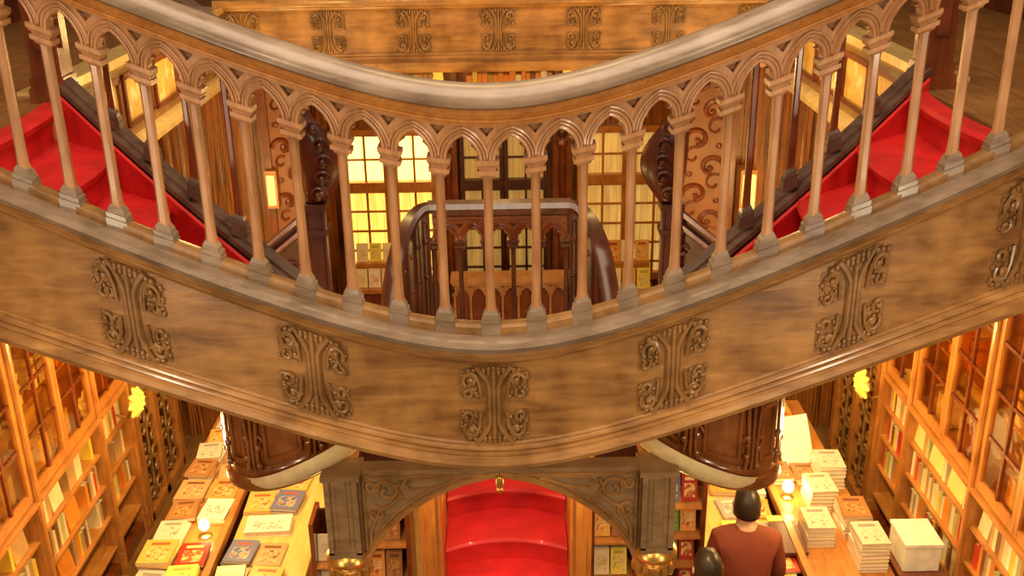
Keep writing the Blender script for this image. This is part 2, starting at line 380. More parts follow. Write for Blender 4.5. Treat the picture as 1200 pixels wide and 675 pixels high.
def baluster(parent, x, y, z, sl, k=1.0, mats=None, h_sp=.664, name='baluster', subs=True):
    """slender shaft with stepped plinth and capital; k scales width"""
    def sh(q): return (q[0], q[1], q[2]+sl*(q[0]-x))
    mb = MB(); prof = [(.021, .080), (.0185, .10), (.0165, .16), (.0155, .40), (.0165, h_sp-.07), (.020, h_sp-.055)]
    rows = []
    for r, h in prof:
        r *= k; c = r*.55
        rows.append([(x+a, y+b, z+h) for a, b in ((-c, -r), (c, -r), (r, -c), (r, c), (c, r), (-c, r), (-r, c), (-r, -c))])
    mb.grid(rows, True, True)
    ob = mb.build(name, mats[0], parent)
    mb = MB()
    for r0, r1, h0, h1 in ((.037, .037, 0, .042), (.032, .032, .042, .047), (.034, .034, .047, .062), (.029, .027, .062, .078), (.027, .0185, .078, .094)):
        p = [(x+a*r*k, y+b*r*k, z+h) for r, h in ((r0, h0), (r1, h1)) for a, b in ((-1, -1), (1, -1), (1, 1), (-1, 1))]
        mb.hexa([sh(q) for q in p])
    if subs: pl = mb.build('plinth', mats[1], ob)
    else: pl = mb.build('plinth', mats[1], parent)
    mb = MB()
    for r0, r1, h0, h1 in ((.024, .030, -.062, -.050), (.036, .036, -.050, -.034), (.029, .029, -.034, -.024), (.034, .040, -.024, -.012), (.041, .041, -.012, .004)):
        p = [(x+a*r*k, y+b*r*k, z+h_sp+h) for r, h in ((r0, h0), (r1, h1)) for a, b in ((-1, -1), (1, -1), (1, 1), (-1, 1))]
        mb.hexa([sh(q) for q in p])
    mb.build('capital', mats[2], ob if subs else parent)
    return ob
for x in xsb: baluster(ba, x, Y0(x), Z0(x), slope(x), 1, (M['arcade'], M['ledge'], M['arcade']))

# ================================================================== UPPER STAIR FLIGHTS (both sides)
ZG = 4.40
def Yi(x): return 4.93-.84*(1.97-x)
XK = [1.97-.32*k for k in range(5)]; ZK = [ZG-.172*k for k in range(5)]
for sg, side in ((-1, 'left'), (1, 'right')):
    XK = [1.97+(.10 if sg < 0 else .0)-.31*k for k in range(6)]; ZK = [ZG-.166*k for k in range(6)]
    st = thing('stair_flight', 'red carpeted steps descending behind the front balusters on the %s' % side, 'stairs', (sg*1.5, 4.2, 3.3), 'red carpeted upper flights')
    for k in range(1, 6):
        x0, x1 = XK[k], XK[k-1]; n = 9; z = ZK[k]
        # tread slab between nosing k (curved in plan) and riser above
        ts = lin(0, 1, n)
        def nose(kx, t): return kx-.05*math.sin(PI*t)
        rows = []
        for t in ts:
            xa = nose(x0, t); ya = 3.675+.05*x0*x0+(Yi(x0)-.02-3.675-.05*x0*x0)*t
            xb = nose(x1, t)+.02; yb = 3.675+.05*x1*x1+(Yi(x1)-.02-3.675-.05*x1*x1)*t
            zu = ZK[k-1]
            rows.append([(sg*xa, ya, z-.24), (sg*(xa-.0), ya, z-.05), (sg*(xa-.024), ya, z-.042), (sg*(xa-.032), ya, z-.018), (sg*(xa-.02), ya, z-.002), (sg*(xa+.01), ya, z), (sg*(xb-.03), yb, z), (sg*(xb-.006), yb, z+.015), (sg*xb, yb, z+.05), (sg*xb, yb, z-.24)])
        mb = MB(); mb.grid(rows, True, True); mb.build('step', M['red'], st)
    ts = lin(0, 1, 9); rows = []
    for t in ts:
        xa = XK[0]-.05*math.sin(PI*t); ya = 3.675+.05*XK[0]**2+(Yi(XK[0])-.02-3.675-.05*XK[0]**2)*t; z = ZG+.006
        rows.append([(sg*(xa+.005), ya, z-.24), (sg*xa, ya, z-.055), (sg*(xa-.03), ya, z-.045), (sg*(xa-.04), ya, z-.018), (sg*(xa-.025), ya, z), (sg*(xa+.06), ya, z), (sg*(xa+.06), ya, z-.04), (sg*(xa+.03), ya, z-.24)])
    mb = MB(); mb.grid(rows, True, True); mb.build('step', M['red'], st)
    # inner curb and balusters
    cx = [(1.95, ), ]
    ib = thing('inner_balustrade', 'dark wooden balustrade on the far edge of the %s red steps' % side, 'balustrade', (sg*1.5, 4.6, 3.7), 'inner stair balustrades')
    path = []
    for i in range(15):
        x = 2.04-(2.04-.70)*i/14; y = Yi(x); z = 4.47-.50*(1.96-x)-.03*math.sin(PI*i/14)
        path.append(Vector((sg*x, y, z)))
    rows = []
    for i, p in enumerate(path):
        d = Vector((path[min(i+1, 14)].x-path[max(i-1, 0)].x, path[min(i+1, 14)].y-path[max(i-1, 0)].y, 0)).normalized(); nn = Vector((-d.y, d.x, 0))
        rows.append([p+nn*o+Vector((0, 0, z)) for o, z in ((-.045, -.18), (-.045, -.03), (-.055, -.02), (-.05, 0), (-.02, .0), (-.015, .012), (.015, .012), (.02, 0), (.05, 0), (.055, -.02), (.045, -.03), (.045, -.18))])
    mb = MB(); mb.grid(rows, True, True); mb.build('curb', M['maho_dk'], ib)
    mb = MB(); mb.grid([[p+Vector((0, o, z)) for o, z in ((-.10, -.34), (-.10, -.055), (-.085, -.045), (-.07, -.055), (-.07, -.34))] for p in path], True, True); mb.build('carpet_edge', M['red'], st)
    rows = []
    for i, p in enumerate(path):
        d = Vector((path[min(i+1, 14)].x-path[max(i-1, 0)].x, path[min(i+1, 14)].y-path[max(i-1, 0)].y, 0)).normalized(); nn = Vector((-d.y, d.x, 0))
        rows.append([p+nn*o+Vector((0, 0, .80+z)) for o, z in ((-.05, 0), (-.06, .04), (-.03, .075), (.03, .075), (.06, .04), (.05, 0), (.03, -.05), (-.03, -.05))])
    mb = MB(); mb.grid(rows, True, True); mb.build('handrail', M['maho_dk'], ib)
    for px in (1.72, 1.50, 1.27, 1.05):
        z = 4.47-.50*(1.96-px)-.02; y = Yi(px)
        baluster(ib, sg*px, y, z, sg*.5, .85, (M['maho_red'], M['maho_dk'], M['maho_dk']), .76)
    npst = thing('newel_post', 'square brown newel post at the head of the %s red steps' % side, 'newel post', (sg*2.09, 5.02, ZG), 'newel posts at the gallery')
    X = sg*2.09; Yn = 5.02
    mb = MB(); mb.box(X-.07, X+.07, Yn-.07, Yn+.07, ZG+.12, ZG+1.05)
    for q in (-1, 1):
        mb.box(X-.03, X+.03, Yn+q*.07-.012, Yn+q*.07+.012, ZG+.25, ZG+.9); mb.box(X+q*.07-.012, X+q*.07+.012, Yn-.03, Yn+.03, ZG+.25, ZG+.9)
    mb.build('shaft', M['maho_red'], npst)
    mb = MB(); mb.box(X-.088, X+.088, Yn-.088, Yn+.088, ZG, ZG+.07); mb.box(X-.08, X+.08, Yn-.08, Yn+.08, ZG+.07, ZG+.12)
    mb.build('plinth', M['maho_red'], npst)
    mb = MB(); mb.box(X-.09, X+.09, Yn-.09, Yn+.09, ZG+1.05, ZG+1.1); mb.lathe((X, Yn, ZG+1.1), [(.05, 0), (.07, .05), (.05, .1), (.01, .13)], 12)
    mb.build('finial', M['maho_red'], npst)

# ================================================================== GALLERY: floors, edge fascias
for sg, side in ((-1, 'left'), (1, 'right')):
    mb = MB(); a, b = sorted((sg*2.03, sg*3.6)); mb.box(a, b, 3.45, 5.0, ZG-.06, ZG); a, b = sorted((sg*2.25, sg*3.6)); mb.box(a, b, 5.0, 8.7, ZG-.06, ZG)
    struct(mb.build('floor_gallery_'+side, M['floorw'], None, False))
    # side gallery edge with gilt panels
    gf = thing('gallery_fascia', 'gallery edge with gilt framed panels beyond the %s red steps' % side, 'gallery edge', (sg*2.25, 6.8, 3.88), 'side gallery edges')
    X = sg*2.25; X2 = sg*2.33
    a, b = sorted((X, X2))
    mb = MB(); mb.box(a, b, 5.13, 8.55, 3.9, 4.335); mb.build('panel_board', M['carving'], gf)
    for i in range(6):
        y0 = 5.2+i*.56; y1 = y0+.47; xx = sg*2.245
        mb = MB()
        for (p, q) in (((y0, 3.98), (y1, 3.98)), ((y1, 3.98), (y1, 4.27)), ((y1, 4.27), (y0, 4.27)), ((y0, 4.27), (y0, 3.98))):
            mb.bar((xx, p[0], p[1]), (xx, q[0], q[1]), .035, .035)
        fr = mb.build('panel_frame', M['maho_red'], gf)
        mb = MB(); a, b = sorted((sg*2.246, sg*2.27)); mb.box(a, b, y0+.012, y1-.012, 3.992, 4.258); mb.build('gilt_panel', M['goldp'], fr)
    def yprof(mb, prof, y0, y1):
        mb.grid([[(X-sg*o, y, z) for o, z in prof] for y in (y0, y1)], True, True)
    mb = MB(); yprof(mb, [(-.08, 4.335), (.03, 4.335), (.05, 4.36), (.08, 4.37), (.08, 4.42), (-.08, 4.42)], 5.13, 8.55); mb.build('upper_moulding', M['gilt'], gf)['label'] = 'bright gilded upper moulding'
    mb = MB(); yprof(mb, [(-.08, 3.90), (.03, 3.90), (.05, 3.89), (.09, 3.865), (.09, 3.83), (.06, 3.81), (-.08, 3.81)], 5.13, 8.55); mb.build('lower_moulding', M['gilt'], gf)['label'] = 'bright gilded lower moulding'
# back gallery edge
bf = thing('gallery_fascia', 'wide golden brown carved gallery edge running straight across the far hall', 'gallery edge', (0, 8.56, 3.85))
def xprof(mb, prof, x0, x1, Y): mb.grid([[(x, Y-o, z) for o, z in prof] for x in (x0, x1)], True, True)
BX = 2.24
mb = MB(); xprof(mb, [(-.1, 4.02), (0, 4.02), (0, 4.375), (-.1, 4.375)], -BX, BX, 8.56); mb.build('panel', M['fascia'], bf)
mb = MB(); xprof(mb, [(-.1, 4.365), (.012, 4.365), (.02, 4.375), (.045, 4.385), (.05, 4.40), (.08, 4.41), (.09, 4.44), (.08, 4.47), (-.1, 4.47)], -BX, BX, 8.56); mb.build('upper_moulding', M['fascia'], bf)
mb = MB(); xprof(mb, [(-.1, 4.035), (.012, 4.035), (.02, 4.025), (.018, 4.015), (.035, 4.005), (.035, 3.985), (.05, 3.98), (.075, 3.96), (.08, 3.915), (.06, 3.88), (-.1, 3.88)], -BX, BX, 8.56); mb.build('lower_moulding', M['fascia'], bf)
for k in range(-3, 4):
    xc = k*.68
    ornament(lambda v, xc=xc: (xc+v.x*1.06, 8.56-v.y*1.3, 4.20+v.z*1.08)).build('carved_ornament', M['carving'], bf)
mb = MB(); mb.box(-3.6, 3.6, 8.71, 13.3, ZG-.06, ZG); struct(mb.build('floor_gallery_back', M['floorw'], None, False))
mb = MB(); mb.box(-3.6, 3.6, 8.71, 13.3, 3.86, 3.90); struct(mb.build('ceiling_back', M['cream'], None, False))
for sg, side in ((-1, 'left'), (1, 'right')):
    a, b = sorted((sg*2.36, sg*3.6)); mb = MB(); mb.box(a, b, 3.5, 8.68, 3.83, 3.87); struct(mb.build('ceiling_'+side, M['cream'], None, False))

# ================================================================== SHELL
mb = MB(); mb.box(-3.75, 3.75, 2.0, 13.4, -.1, 0); struct(mb.build('floor', M['floorw'], None, False))
for sg, side in ((-1, 'left'), (1, 'right')):
    a, b = sorted((sg*3.62, sg*3.75)); mb = MB(); mb.box(a, b, 2.0, 13.4, 0, 6.6); struct(mb.build('wall_'+side, M['board'], None, False))
    a, b = sorted((sg*3.56, sg*3.615)); mb = MB(); mb.box(a, b, 3.5, 13.2, ZG, ZG+.16); mb.box(*sorted((sg*3.58, sg*3.615)), 3.5, 13.2, ZG+.16, ZG+.19); struct(mb.build('baseboard_'+side, M['maho'], None, False))
    # wing wall with vertical boards
    mb = MB(); lo, hi = sorted((sg*2.12, sg*3.6))
    n = 26
    for i in range(n):
        xa = lo+(hi-lo)*i/n; xb = lo+(hi-lo)*(i+1)/n; d = .0 if i % 2 else .035
        mb.box(xa, xb, 9.55-d, 9.68, 0, 3.86)
    struct(mb.build('wall_wing_'+side, M['board'], None, False))
mb = MB(); mb.box(-3.62, 3.62, 13.25, 13.4, 0, 6.6); struct(mb.build('wall_back', M['board'], None, False))

# ------------------------------------------------------------------ windows / glazed doors of the back wall
YB = 13.2
def window(n, x0, x1, ztop, ztr, zbot, cols, fmat, gmat, gtop, fw=.085):
    w = bpy.data.objects.new('window_%d' % n, None); COL.objects.link(w); w.location = ((x0+x1)/2, YB, zbot); w['kind'] = 'structure'
    mb = MB()
    mb.box(x0, x0+fw, YB-.10, YB+.04, zbot, ztop); mb.box(x1-fw, x1, YB-.10, YB+.04, zbot, ztop)
    mb.box(x0+fw, x1-fw, YB-.098, YB+.03, ztop-fw, ztop); mb.box(x0-.003, x1+.003, YB-.12, YB-.101, ztr-.07, ztr+.07); mb.box(x0+fw, x1-fw, YB-.098, YB+.03, ztr-.068, ztr+.068); mb.box(x0+fw, x1-fw, YB-.098, YB+.03, zbot, zbot+.1)
    mb.build('frame', fmat, w, False)
    mb = MB(); xm = lin(x0+fw, x1-fw, cols+1)
    for xx in xm[1:-1]: mb.box(xx-.015, xx+.015, YB-.06, YB-.02, zbot, ztop)
    z = ztr-.07
    while z-.27 > zbot:
        z -= .27; mb.box(x0+fw, x1-fw, YB-.055, YB-.025, z-.013, z+.013)
    zm = (ztr+ztop)/2-.02; mb.box(x0+fw, x1-fw, YB-.055, YB-.025, zm-.013, zm+.013)
    mb.build('muntin', fmat, w, False)
    mb = MB(); mb.box(x0+fw*.5, x1-fw*.5, YB, YB+.01, ztr, ztop-.02); mb.build('curtain', gtop, w, False)
    mb = MB(); mb.box(x0+fw*.5, x1-fw*.5, YB, YB+.01, zbot+.02, ztr); mb.build('curtain', gmat, w, False)
    mb = MB(); mb.box(x0+fw*.5, x1-fw*.5, YB-.045, YB-.04, zbot+.02, ztop-.02); mb.build('pane', M['glass'], w, False)
def bx(px, y=200): return atY(px, y, YB).x
def bz(py, px=590): return atY(px, py, YB).z
zt, ztr, zb_ = bz(148), bz(215), .25
window(1, bx(400), bx(458), zt, ztr, zb_, 2, M['orange'], M['winA'], M['winA2'])
window(2, bx(459), bx(513), zt, ztr, zb_, 2, M['orange'], M['winA'], M['winA2'])
window(3, bx(540), bx(590), zt, bz(214), zb_, 2, M['maho'], M['winC'], M['winC'], .05)
window(4, bx(591), bx(641), zt, bz(214), zb_, 2, M['maho'], M['winC'], M['winC'], .05)
window(5, bx(676), bx(736), zt, bz(210), zb_, 2, M['orange'], M['winB'], M['winB'])
window(6, bx(737), bx(797), zt, bz(210), zb_, 2, M['orange'], M['winB'], M['winB'])
for j, px in enumerate((526, 658)):
    t = thing('carved_pillar', 'dark wooden pillar between the far windows, %s of the central pair of panes' % ('left', 'right')[j], 'pillar', (bx(px), YB-.1, 0), 'dark pillars of the far wall')
    X = bx(px); mb = MB(); mb.box(X-.12, X+.12, YB-.16, YB+.03, .2, 2.35); mb.lathe((X, YB-.16, .2), [(.05, 0), (.05, 1.9), (.075, 1.95), (.06, 2.0)], 10); mb.build('shaft', M['maho_red'], t)
    mb = MB(); mb.box(X-.15, X+.15, YB-.22, YB+.03, 0, .2); mb.build('plinth', M['maho'], t)
    mb = MB(); mb.box(X-.15, X+.15, YB-.22, YB+.03, 2.35, 2.5); mb.blob((X, YB-.2, 2.3), (.06, .05, .08), 10); mb.build('capital', M['maho'], t)
# shelf of books above the windows
sh = thing('high_bookshelf', 'long orange wooden shelf below the far gallery holding a row of books', 'bookshelf', (0, 13.0, 2.78))
z0 = bz(102); z1 = bz(72)
mb = MB(); mb.box(-2.3, 2.3, 12.9, 13.2, z0-.03, z0); mb.build('shelf_board', M['orange_h'], sh)
mb = MB(); mb.box(-2.3, 2.3, 13.2, 13.24, z0, z1+.1); mb.build('back_board', M['orange'], sh)
for px in (412, 533, 651, 715):
    X = bx(px, 95); mb = MB(); mb.box(X-.035, X+.035, 12.88, 13.2, z0, z1+.1); mb.build('divider', M['maho_red'], sh)
def simple_book(name, cm, t, h, d, spine='-y'):
    """closed book standing upright: spine faces -Y, thickness along X"""
    mb = MB(); c = .0025
    mb.box(-t/2, -t/2+c, -d/2, d/2, 0, h, 0); mb.box(t/2-c, t/2, -d/2, d/2, 0, h, 0); mb.box(-t/2+c, t/2-c, -d/2, -d/2+c, 0, h, 0)
    mb.box(-t/2+c, t/2-c, -d/2+c, d/2-.004, .003, h-.003, 1)
    bm_ = mb.build(name, [cm, M['page']], None, False)
    return bm_
protos = {}
def shelf_book(col, t, h, d, loc, rz, label, group, lean=0):
    key = (col, round(t, 3), round(h, 2))
    if key in protos: o = protos[key].copy(); COL.objects.link(o)
    else:
        o = simple_book('book', M['bk_'+col], t, h, d); protos[key] = o
    o.location = loc; o.rotation_euler = (0, lean, rz) if rz == 0 else (0, 0, rz)
    if lean and rz: o.rotation_euler = (Matrix.Rotation(rz, 3, 'Z')@Matrix.Rotation(lean, 3, 'Y')).to_euler()
    tag(o, label, 'book', group); return o
x = bx(416, 95); i = 0
hc = ['orange', 'tan', 'orange', 'brown', 'orange', 'white', 'tan', 'orange', 'yellow']
while x < bx(712, 95):
    t = random.choice((.05, .06, .07)); c = hc[(i*5+i//3) % 9]; px = proj((x, 13, z0+.1))[0]
    if not any(abs(px-q) < 8 for q in (412, 533, 651, 715)) and not (505 < px < 524) and not (655 < px < 672):
        i += 1
        shelf_book(c, t, random.choice((.20, .22, .24)), .16, (x+t/2, 13.0, z0), 0, '%s book, %s from left on the high shelf under the far gallery' % (c, ORD[i-1]), 'books on the high far shelf')
    x += t+.004
for j, px in enumerate((515, 664)):
    X = bx(px, 95); t = thing('shelf_lamp', 'glowing yellow square lamp on the high far shelf, %s of the white books' % ('left', 'right')[j], 'lamp', (X, 12.98, z0), 'yellow lamps on the high shelf')
    mb = MB(); mb.box(X-.06, X+.06, 12.92, 13.04, z0, z0+.03); mb.build('base', M['steel'], t)
    mb = MB(); mb.lathe((X, 12.98, z0+.03), [(.10, 0), (.10, .02), (.075, .25), (.06, .27)], 4, PI/4, PI/4+2*PI); mb.build('shade', M['yellowglow'], t, False)

# ------------------------------------------------------------------ fretwork panels, added glow strips at each side of the far hall
for sg, side in ((-1, 'left'), (1, 'right')):
    Y = 9.4
    x0, x1 = ((atY(316, 200, Y).x, atY(364, 200, Y).x), (atY(792, 200, Y).x, atY(856, 200, Y).x))[sg > 0]
    fp = thing('fretwork_panel', 'amber panel with dark scrolling fretwork on the %s side of the far hall' % side, 'panel', ((x0+x1)/2, Y, 0), 'fretwork panels')
    mb = MB(); mb.box(x0, x1, Y, Y+.05, .1, 3.84); mb.build('amber_board', M['amber'], fp)
    mb = MB()
    for xx in (x0, x1): mb.box(xx-.03, xx+.03, Y-.04, Y+.06, 0, 3.85)
    mb.box(x0, x1, Y-.04, Y+.06, 0, .1)
    mb.build('frame', M['maho_red'], fp)
    mb = MB(); xc = (x0+x1)/2; w = (x1-x0)/2-.03
    for i in range(9):
        zc = 1.5+i*.26; s = 1 if i % 2 else -1
        mb.tube([(q[0], Y-.008, q[2]) for q in spiral(xc+s*w*.28, zc, w*.6, w*.12, 0 if s > 0 else PI, (4.9 if s > 0 else PI-4.9), 14)], .024, 5)
        mb.tube([(q[0], Y-.008, q[2]) for q in spiral(xc-s*w*.45, zc+.12, w*.42, w*.12, 1, 6, 10)], .012, 5)
        mb.blob((xc+s*w*.28, Y-.01, zc), .03); mb.blob((xc-s*w*.6, Y-.01, zc-.05), (.035, .02, .025))
    mb.build('fretwork', M['maho_red'], fp)
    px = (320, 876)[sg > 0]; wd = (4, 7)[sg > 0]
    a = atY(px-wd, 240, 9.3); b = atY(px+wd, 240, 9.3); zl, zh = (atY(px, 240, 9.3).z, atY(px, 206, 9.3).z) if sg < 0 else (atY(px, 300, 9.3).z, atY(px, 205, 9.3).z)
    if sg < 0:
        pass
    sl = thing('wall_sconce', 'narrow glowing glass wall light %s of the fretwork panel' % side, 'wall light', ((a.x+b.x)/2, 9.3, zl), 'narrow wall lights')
    mb = MB(); mb.box(a.x, b.x, 9.27, 9.31, zl, zh); mb.build('glass_tube', M['slit'], sl)  # emissive strip added to imitate a warm reflection, no lamp here
    mb = MB(); mb.box(a.x-.02, b.x+.02, 9.31, 9.50, zl-.04, zh+.04); mb.build('back_plate', M['orange'], sl)

# ================================================================== LOWER LANDING BALUSTRADE (behind)
YL = 6.6
lb = thing('landing_balustrade', 'dark mahogany balustrade of the lower landing with curved ends seen through the balusters', 'balustrade', (0, YL, 2.45))
xl, xr = atY(506, 238, YL).x, atY(664, 238, YL).x
zr = atY(580, 236, YL).z
mb = MB(); mb.grid([[(x, YL-o, zr+z) for o, z in ((.06, -.06), (.075, -.03), (.05, 0), (-.05, 0), (-.075, -.03), (-.06, -.06))] for x in lin(xl-.03, xr+.03, 12)], True, True)
mb.build('handrail', M['maho_dk'], lb)
def lfx(x, o, h): return (x, YL-o, zr-.13+(h-TOP))
nbl = 5; xsl = lin(xl, xr, nbl+1)
mb = MB()
for a, b in zip(xsl[:-1], xsl[1:]): arcade(mb, a, b, lfx)
mb.box(xl, xr, YL-.03, YL+.03, zr-.14, zr-.06); mb.box(xl, xr, YL-.045, YL+.045, zr-.105, zr-.09)
mb.build('arcade', M['maho_red'], lb)
zbl = zr-.13-TOP+SPR
for x in xsl: baluster(lb, x, YL, zbl-.664, 0, 1.0, (M['maho'], M['maho'], M['maho']))
mb = MB(); mb.box(xl-.05, xr+.05, YL-.05, YL+.05, zbl-.72, zbl-.664); mb.build('base_rail', M['maho'], lb)
for sg, xe in ((-1, xl), (1, xr)):
    # wing: panel curving outwards/forwards and down with a rounded top rail
    path = []
    for i in range(15):
        t = i/14; a = t*PI/2
        path.append(Vector((xe+sg*(.02+.24*math.sin(a)), YL-.02-.55*(1-math.cos(a)), zr-.0-.62*(1-math.cos(a))**1.15)))
    rows = []
    for i, p in enumerate(path):
        d = (path[min(14, i+1)]-path[max(0, i-1)]); d.z = 0; d.normalize(); nn = Vector((-d.y, d.x, 0))
        rows.append([p+nn*o+Vector((0, 0, z)) for o, z in ((-.03, -1.0), (-.03, -.05), (.03, -.05), (.03, -1.0))])
    mb = MB(); mb.grid(rows, True, True)
    for i in range(1, 14, 2):
        mb.tube([path[i]+Vector((0, -.035, -.9)), path[i]+Vector((0, -.035, -.12))], .014, 6)
        mb.blob(path[i]+Vector((0, -.035, -.25)), (.024, .02, .03)); mb.blob(path[i]+Vector((0, -.035, -.5)), (.022, .02, .02))
    wing = mb.build('curved_wing', M['maho'], lb)
    rows = []
    for i, p in enumerate(path):
        d = (path[min(14, i+1)]-path[max(0, i-1)]); d.z = 0; d.normalize(); nn = Vector((-d.y, d.x, 0))
        rows.append([p+nn*o+Vector((0, 0, z)) for o, z in ((-.05, -.06), (-.06, -.03), (-.035, 0), (.035, 0), (.06, -.03), (.05, -.06))])
    mb = MB(); mb.grid(rows, True, True); mb.build('wing_rail', M['maho'], wing)
# landing slab
ld = MB(); ld.box(-.62, .62, 6.48, 6.72, 2.24, zbl-.735); ld = ld.build('stair_landing', M['maho_red'], None, False)
tag(ld, 'dark wooden slab of the lower landing under the mahogany balustrade', 'landing')

# scroll newels with sloping rails
for sg, side in ((-1, 'left'), (1, 'right')):
    YN = 5.6
    px = (379, 782)[sg > 0]
    P = atY(px, 345, YN); X = P.x
    nw = thing('scrolled_newel', 'dark glossy scroll newel with carved sloping rail, %s of the lower landing' % side, 'newel post', (X, YN, 2.3), 'dark scroll newels')
    ztop = atY(px, 128, YN).z; zmid = atY(px, 240, YN).z
    mb = MB(); mb.box(X-.05, X+.05, YN-.05, YN+.05, 1.9, zmid+.02)
    for q in (-1, 1): mb.tube([(X+q*.05, YN-.05, 2.0), (X+q*.05, YN-.05, zmid)], .014, 6)
    mb.box(X-.065, X+.065, YN-.065, YN+.065, zmid-.16, zmid-.13); mb.box(X-.065, X+.065, YN-.065, YN+.065, zmid-.02, zmid+.02)
    mb.build('shaft', M['maho'], nw)
    mb = MB(); hh = ztop-zmid
    # bulging scroll head: stack with an outward belly towards the centre
    rows = []
    for i in range(17):
        t = i/16; bulge = .055+.075*math.sin(PI*min(1, t*1.05))**1.2; off = -sg*.075*math.sin(PI*t)+sg*.05*t
        rows.append([(X+off+bulge*1.0*math.cos(a), YN+.6*bulge*math.sin(a), zmid+hh*t) for a in lin(0, 2*PI-2*PI/14, 14)])
    mb.grid(rows, True, True)
    for k in range(5):
        z = zmid+hh*(.15+.17*k); off = -sg*.075*math.sin(PI*(.15+.17*k))
        mb.tube([(q[0], YN-.085, q[2]) for q in spiral(X+off, z, .05, .012, 0, 6.5, 14)], .011, 5); mb.blob((X+off, YN-.09, z), .018)
    mb.build('scroll_head', M['maho'], nw)
    # sloping rails going outwards and down, carved spandrel between them
    A = Vector((X+sg*.04, YN, zmid-.03)); B = A+Vector((sg*.42, -.25, -.30))
    mb = MB()
    for dz in (0, -.075): mb.tube([A+Vector((0, -.03, dz)), B+Vector((0, -.03, dz))], .016, 8)
    mb.build('rail', M['maho_red'], nw)
    mb = MB(); mb.bar(A+Vector((0, .01, -.045)), B+Vector((0, .01, -.045)), .04, .09)
    mb.hexa([A+Vector((0, -.02, -.55)), B+Vector((0, -.02, -.40)), B+Vector((0, .02, -.40)), A+Vector((0, .02, -.55)), A+Vector((0, -.02, -.1)), B+Vector((0, -.02, -.1)), B+Vector((0, .02, -.1)), A+Vector((0, .02, -.1))])
    for i in range(6):
        q = A.lerp(B, (i+.5)/6); mb.tube([(p[0], q.y-.03, p[2]) for p in spiral(q.x, q.z-.2-.03*(i % 2), .04, .01, 0, 6, 10)], .012, 5); mb.blob(q+Vector((0, -.03, -.32)), (.03, .015, .02))
    mb.build('carved_spandrel', M['maho'], nw)

# ================================================================== ARCHWAY UNDER THE LANDING
YA = 3.95
ar = thing('archway', 'grey brown carved wooden arch on two pilasters beneath the landing', 'archway', (0, YA, 0))
xl_, xr_ = atY(405, 600, YA).x, atY(768, 600, YA).x
zt_ = atY(590, 549, YA).z
xm = (xl_+xr_)/2
zcap = atY(405, 642, YA).z
for X in (xl_, xr_):
    mb = MB(); w = .072
    mb.box(X-w, X+w, YA-w, YA+w, zcap, zt_); mb.box(X-w-.012, X+w+.012, YA-w-.014, YA+w+.01, zt_-.005, zt_+.02)
    for a in (-1, 1): mb.box(X+a*(w-.012)-.012, X+a*(w-.012)+.012, YA-w-.012, YA-w+.01, zcap+.02, zt_-.006)
    mb.box(X-w, X+w, YA-w-.012, YA-w+.01, zcap+.0, zcap+.03)
    mb.box(X-.022, X+.022, YA-w-.006, YA-w+.01, zcap+.06, zt_)
    pil = mb.build('pilaster', M['grey_carve'], ar)
    mb = MB(); mb.lathe((X, YA, zcap-.16), [(.07, -.02), (.062, 0), (.07, .03), (.085, .08), (.075, .09), (.098, .11), (.105, .13), (.098, .15), (.085, .165)], 20)
    for k in range(12):
        a = 2*PI*k/12; mb.blob((X+.082*math.cos(a), YA+.082*math.sin(a), zcap-.11), (.02, .02, .035), 6)
    mb.build('capital', M['gold'], pil)['label'] = 'gilded leafy capital'
    mb = MB(); mb.lathe((X, YA, 0), [(.10, 0), (.10, .1), (.07, .16), (.062, .3), (.06, zcap-.4), (.062, zcap-.16)], 18); mb.build('column', M['grey_carve'], pil)
hw = (xr_-xl_)/2-.072
def arc_in(u):   # height of arch soffit below top, u 0 centre..1
    return .02+.50*(1-math.sqrt(max(0, 1-(u*.985)**2)))**.92+.06*u
for sg in (-1, 1):
    mb = MB(); us = [i/20 for i in range(21)]
    for a, b in zip(us[:-1], us[1:]):
        xa, xb = xm+sg*hw*a, xm+sg*hw*b; za, zb2 = zt_-arc_in(a), zt_-arc_in(b)
        mb.hexa([(xa, YA-.03, za), (xb, YA-.03, zb2), (xb, YA+.05, zb2), (xa, YA+.05, za), (xa, YA-.03, zt_+.018), (xb, YA-.03, zt_+.018), (xb, YA+.05, zt_+.018), (xa, YA+.05, zt_+.018)])
    sp = mb.build('spandrel', M['grey_carve'], ar)
    mb = MB()
    mb.tube([(xm+sg*hw*u, YA-.04, zt_-arc_in(u)+.012) for u in us], .014, 6)
    mb.tube([(xm+sg*hw*u, YA-.034, zt_-arc_in(u)+.042) for u in us[5:]], .006, 6)
    mb.tube([(xm+sg*hw*.12, YA-.034, zt_-.012), (xm+sg*hw*.97, YA-.034, zt_-.012), (xm+sg*hw*.97, YA-.034, zt_-.42)], .007, 6)
    mb.tube([(xm+sg*hw*u, YA-.034, zt_-z) for u, z in ((.28, .018), (.5, .02), (.62, .025), (.66, .05), (.62, .08), (.5, .075), (.38, .05), (.28, .03))], .007, 6)
    mb.tube([(xm+sg*q[0], YA-.036, q[2]) for q in spiral(hw*.80, zt_-.085, .062, .014, 0, 7.5, 18)], .009, 6)
    mb.tube([(xm+sg*q[0], YA-.036, q[2]) for q in spiral(hw*.90, zt_-.20, .045, .01, 1.2, 8, 16)], .009, 6)
    mb.tube([(xm+sg*q[0], YA-.036, q[2]) for q in spiral(hw*.91, zt_-.055, .035, .01, 3, 9, 12)], .007, 6)
    mb.tube([(xm+sg*hw*u, YA-.036, zt_-z) for u, z in ((.70, .03), (.73, .07), (.70, .11), (.78, .15), (.86, .18), (.93, .28), (.94, .36))], .008, 6)
    mb.build('tracery', M['fascia'], sp)
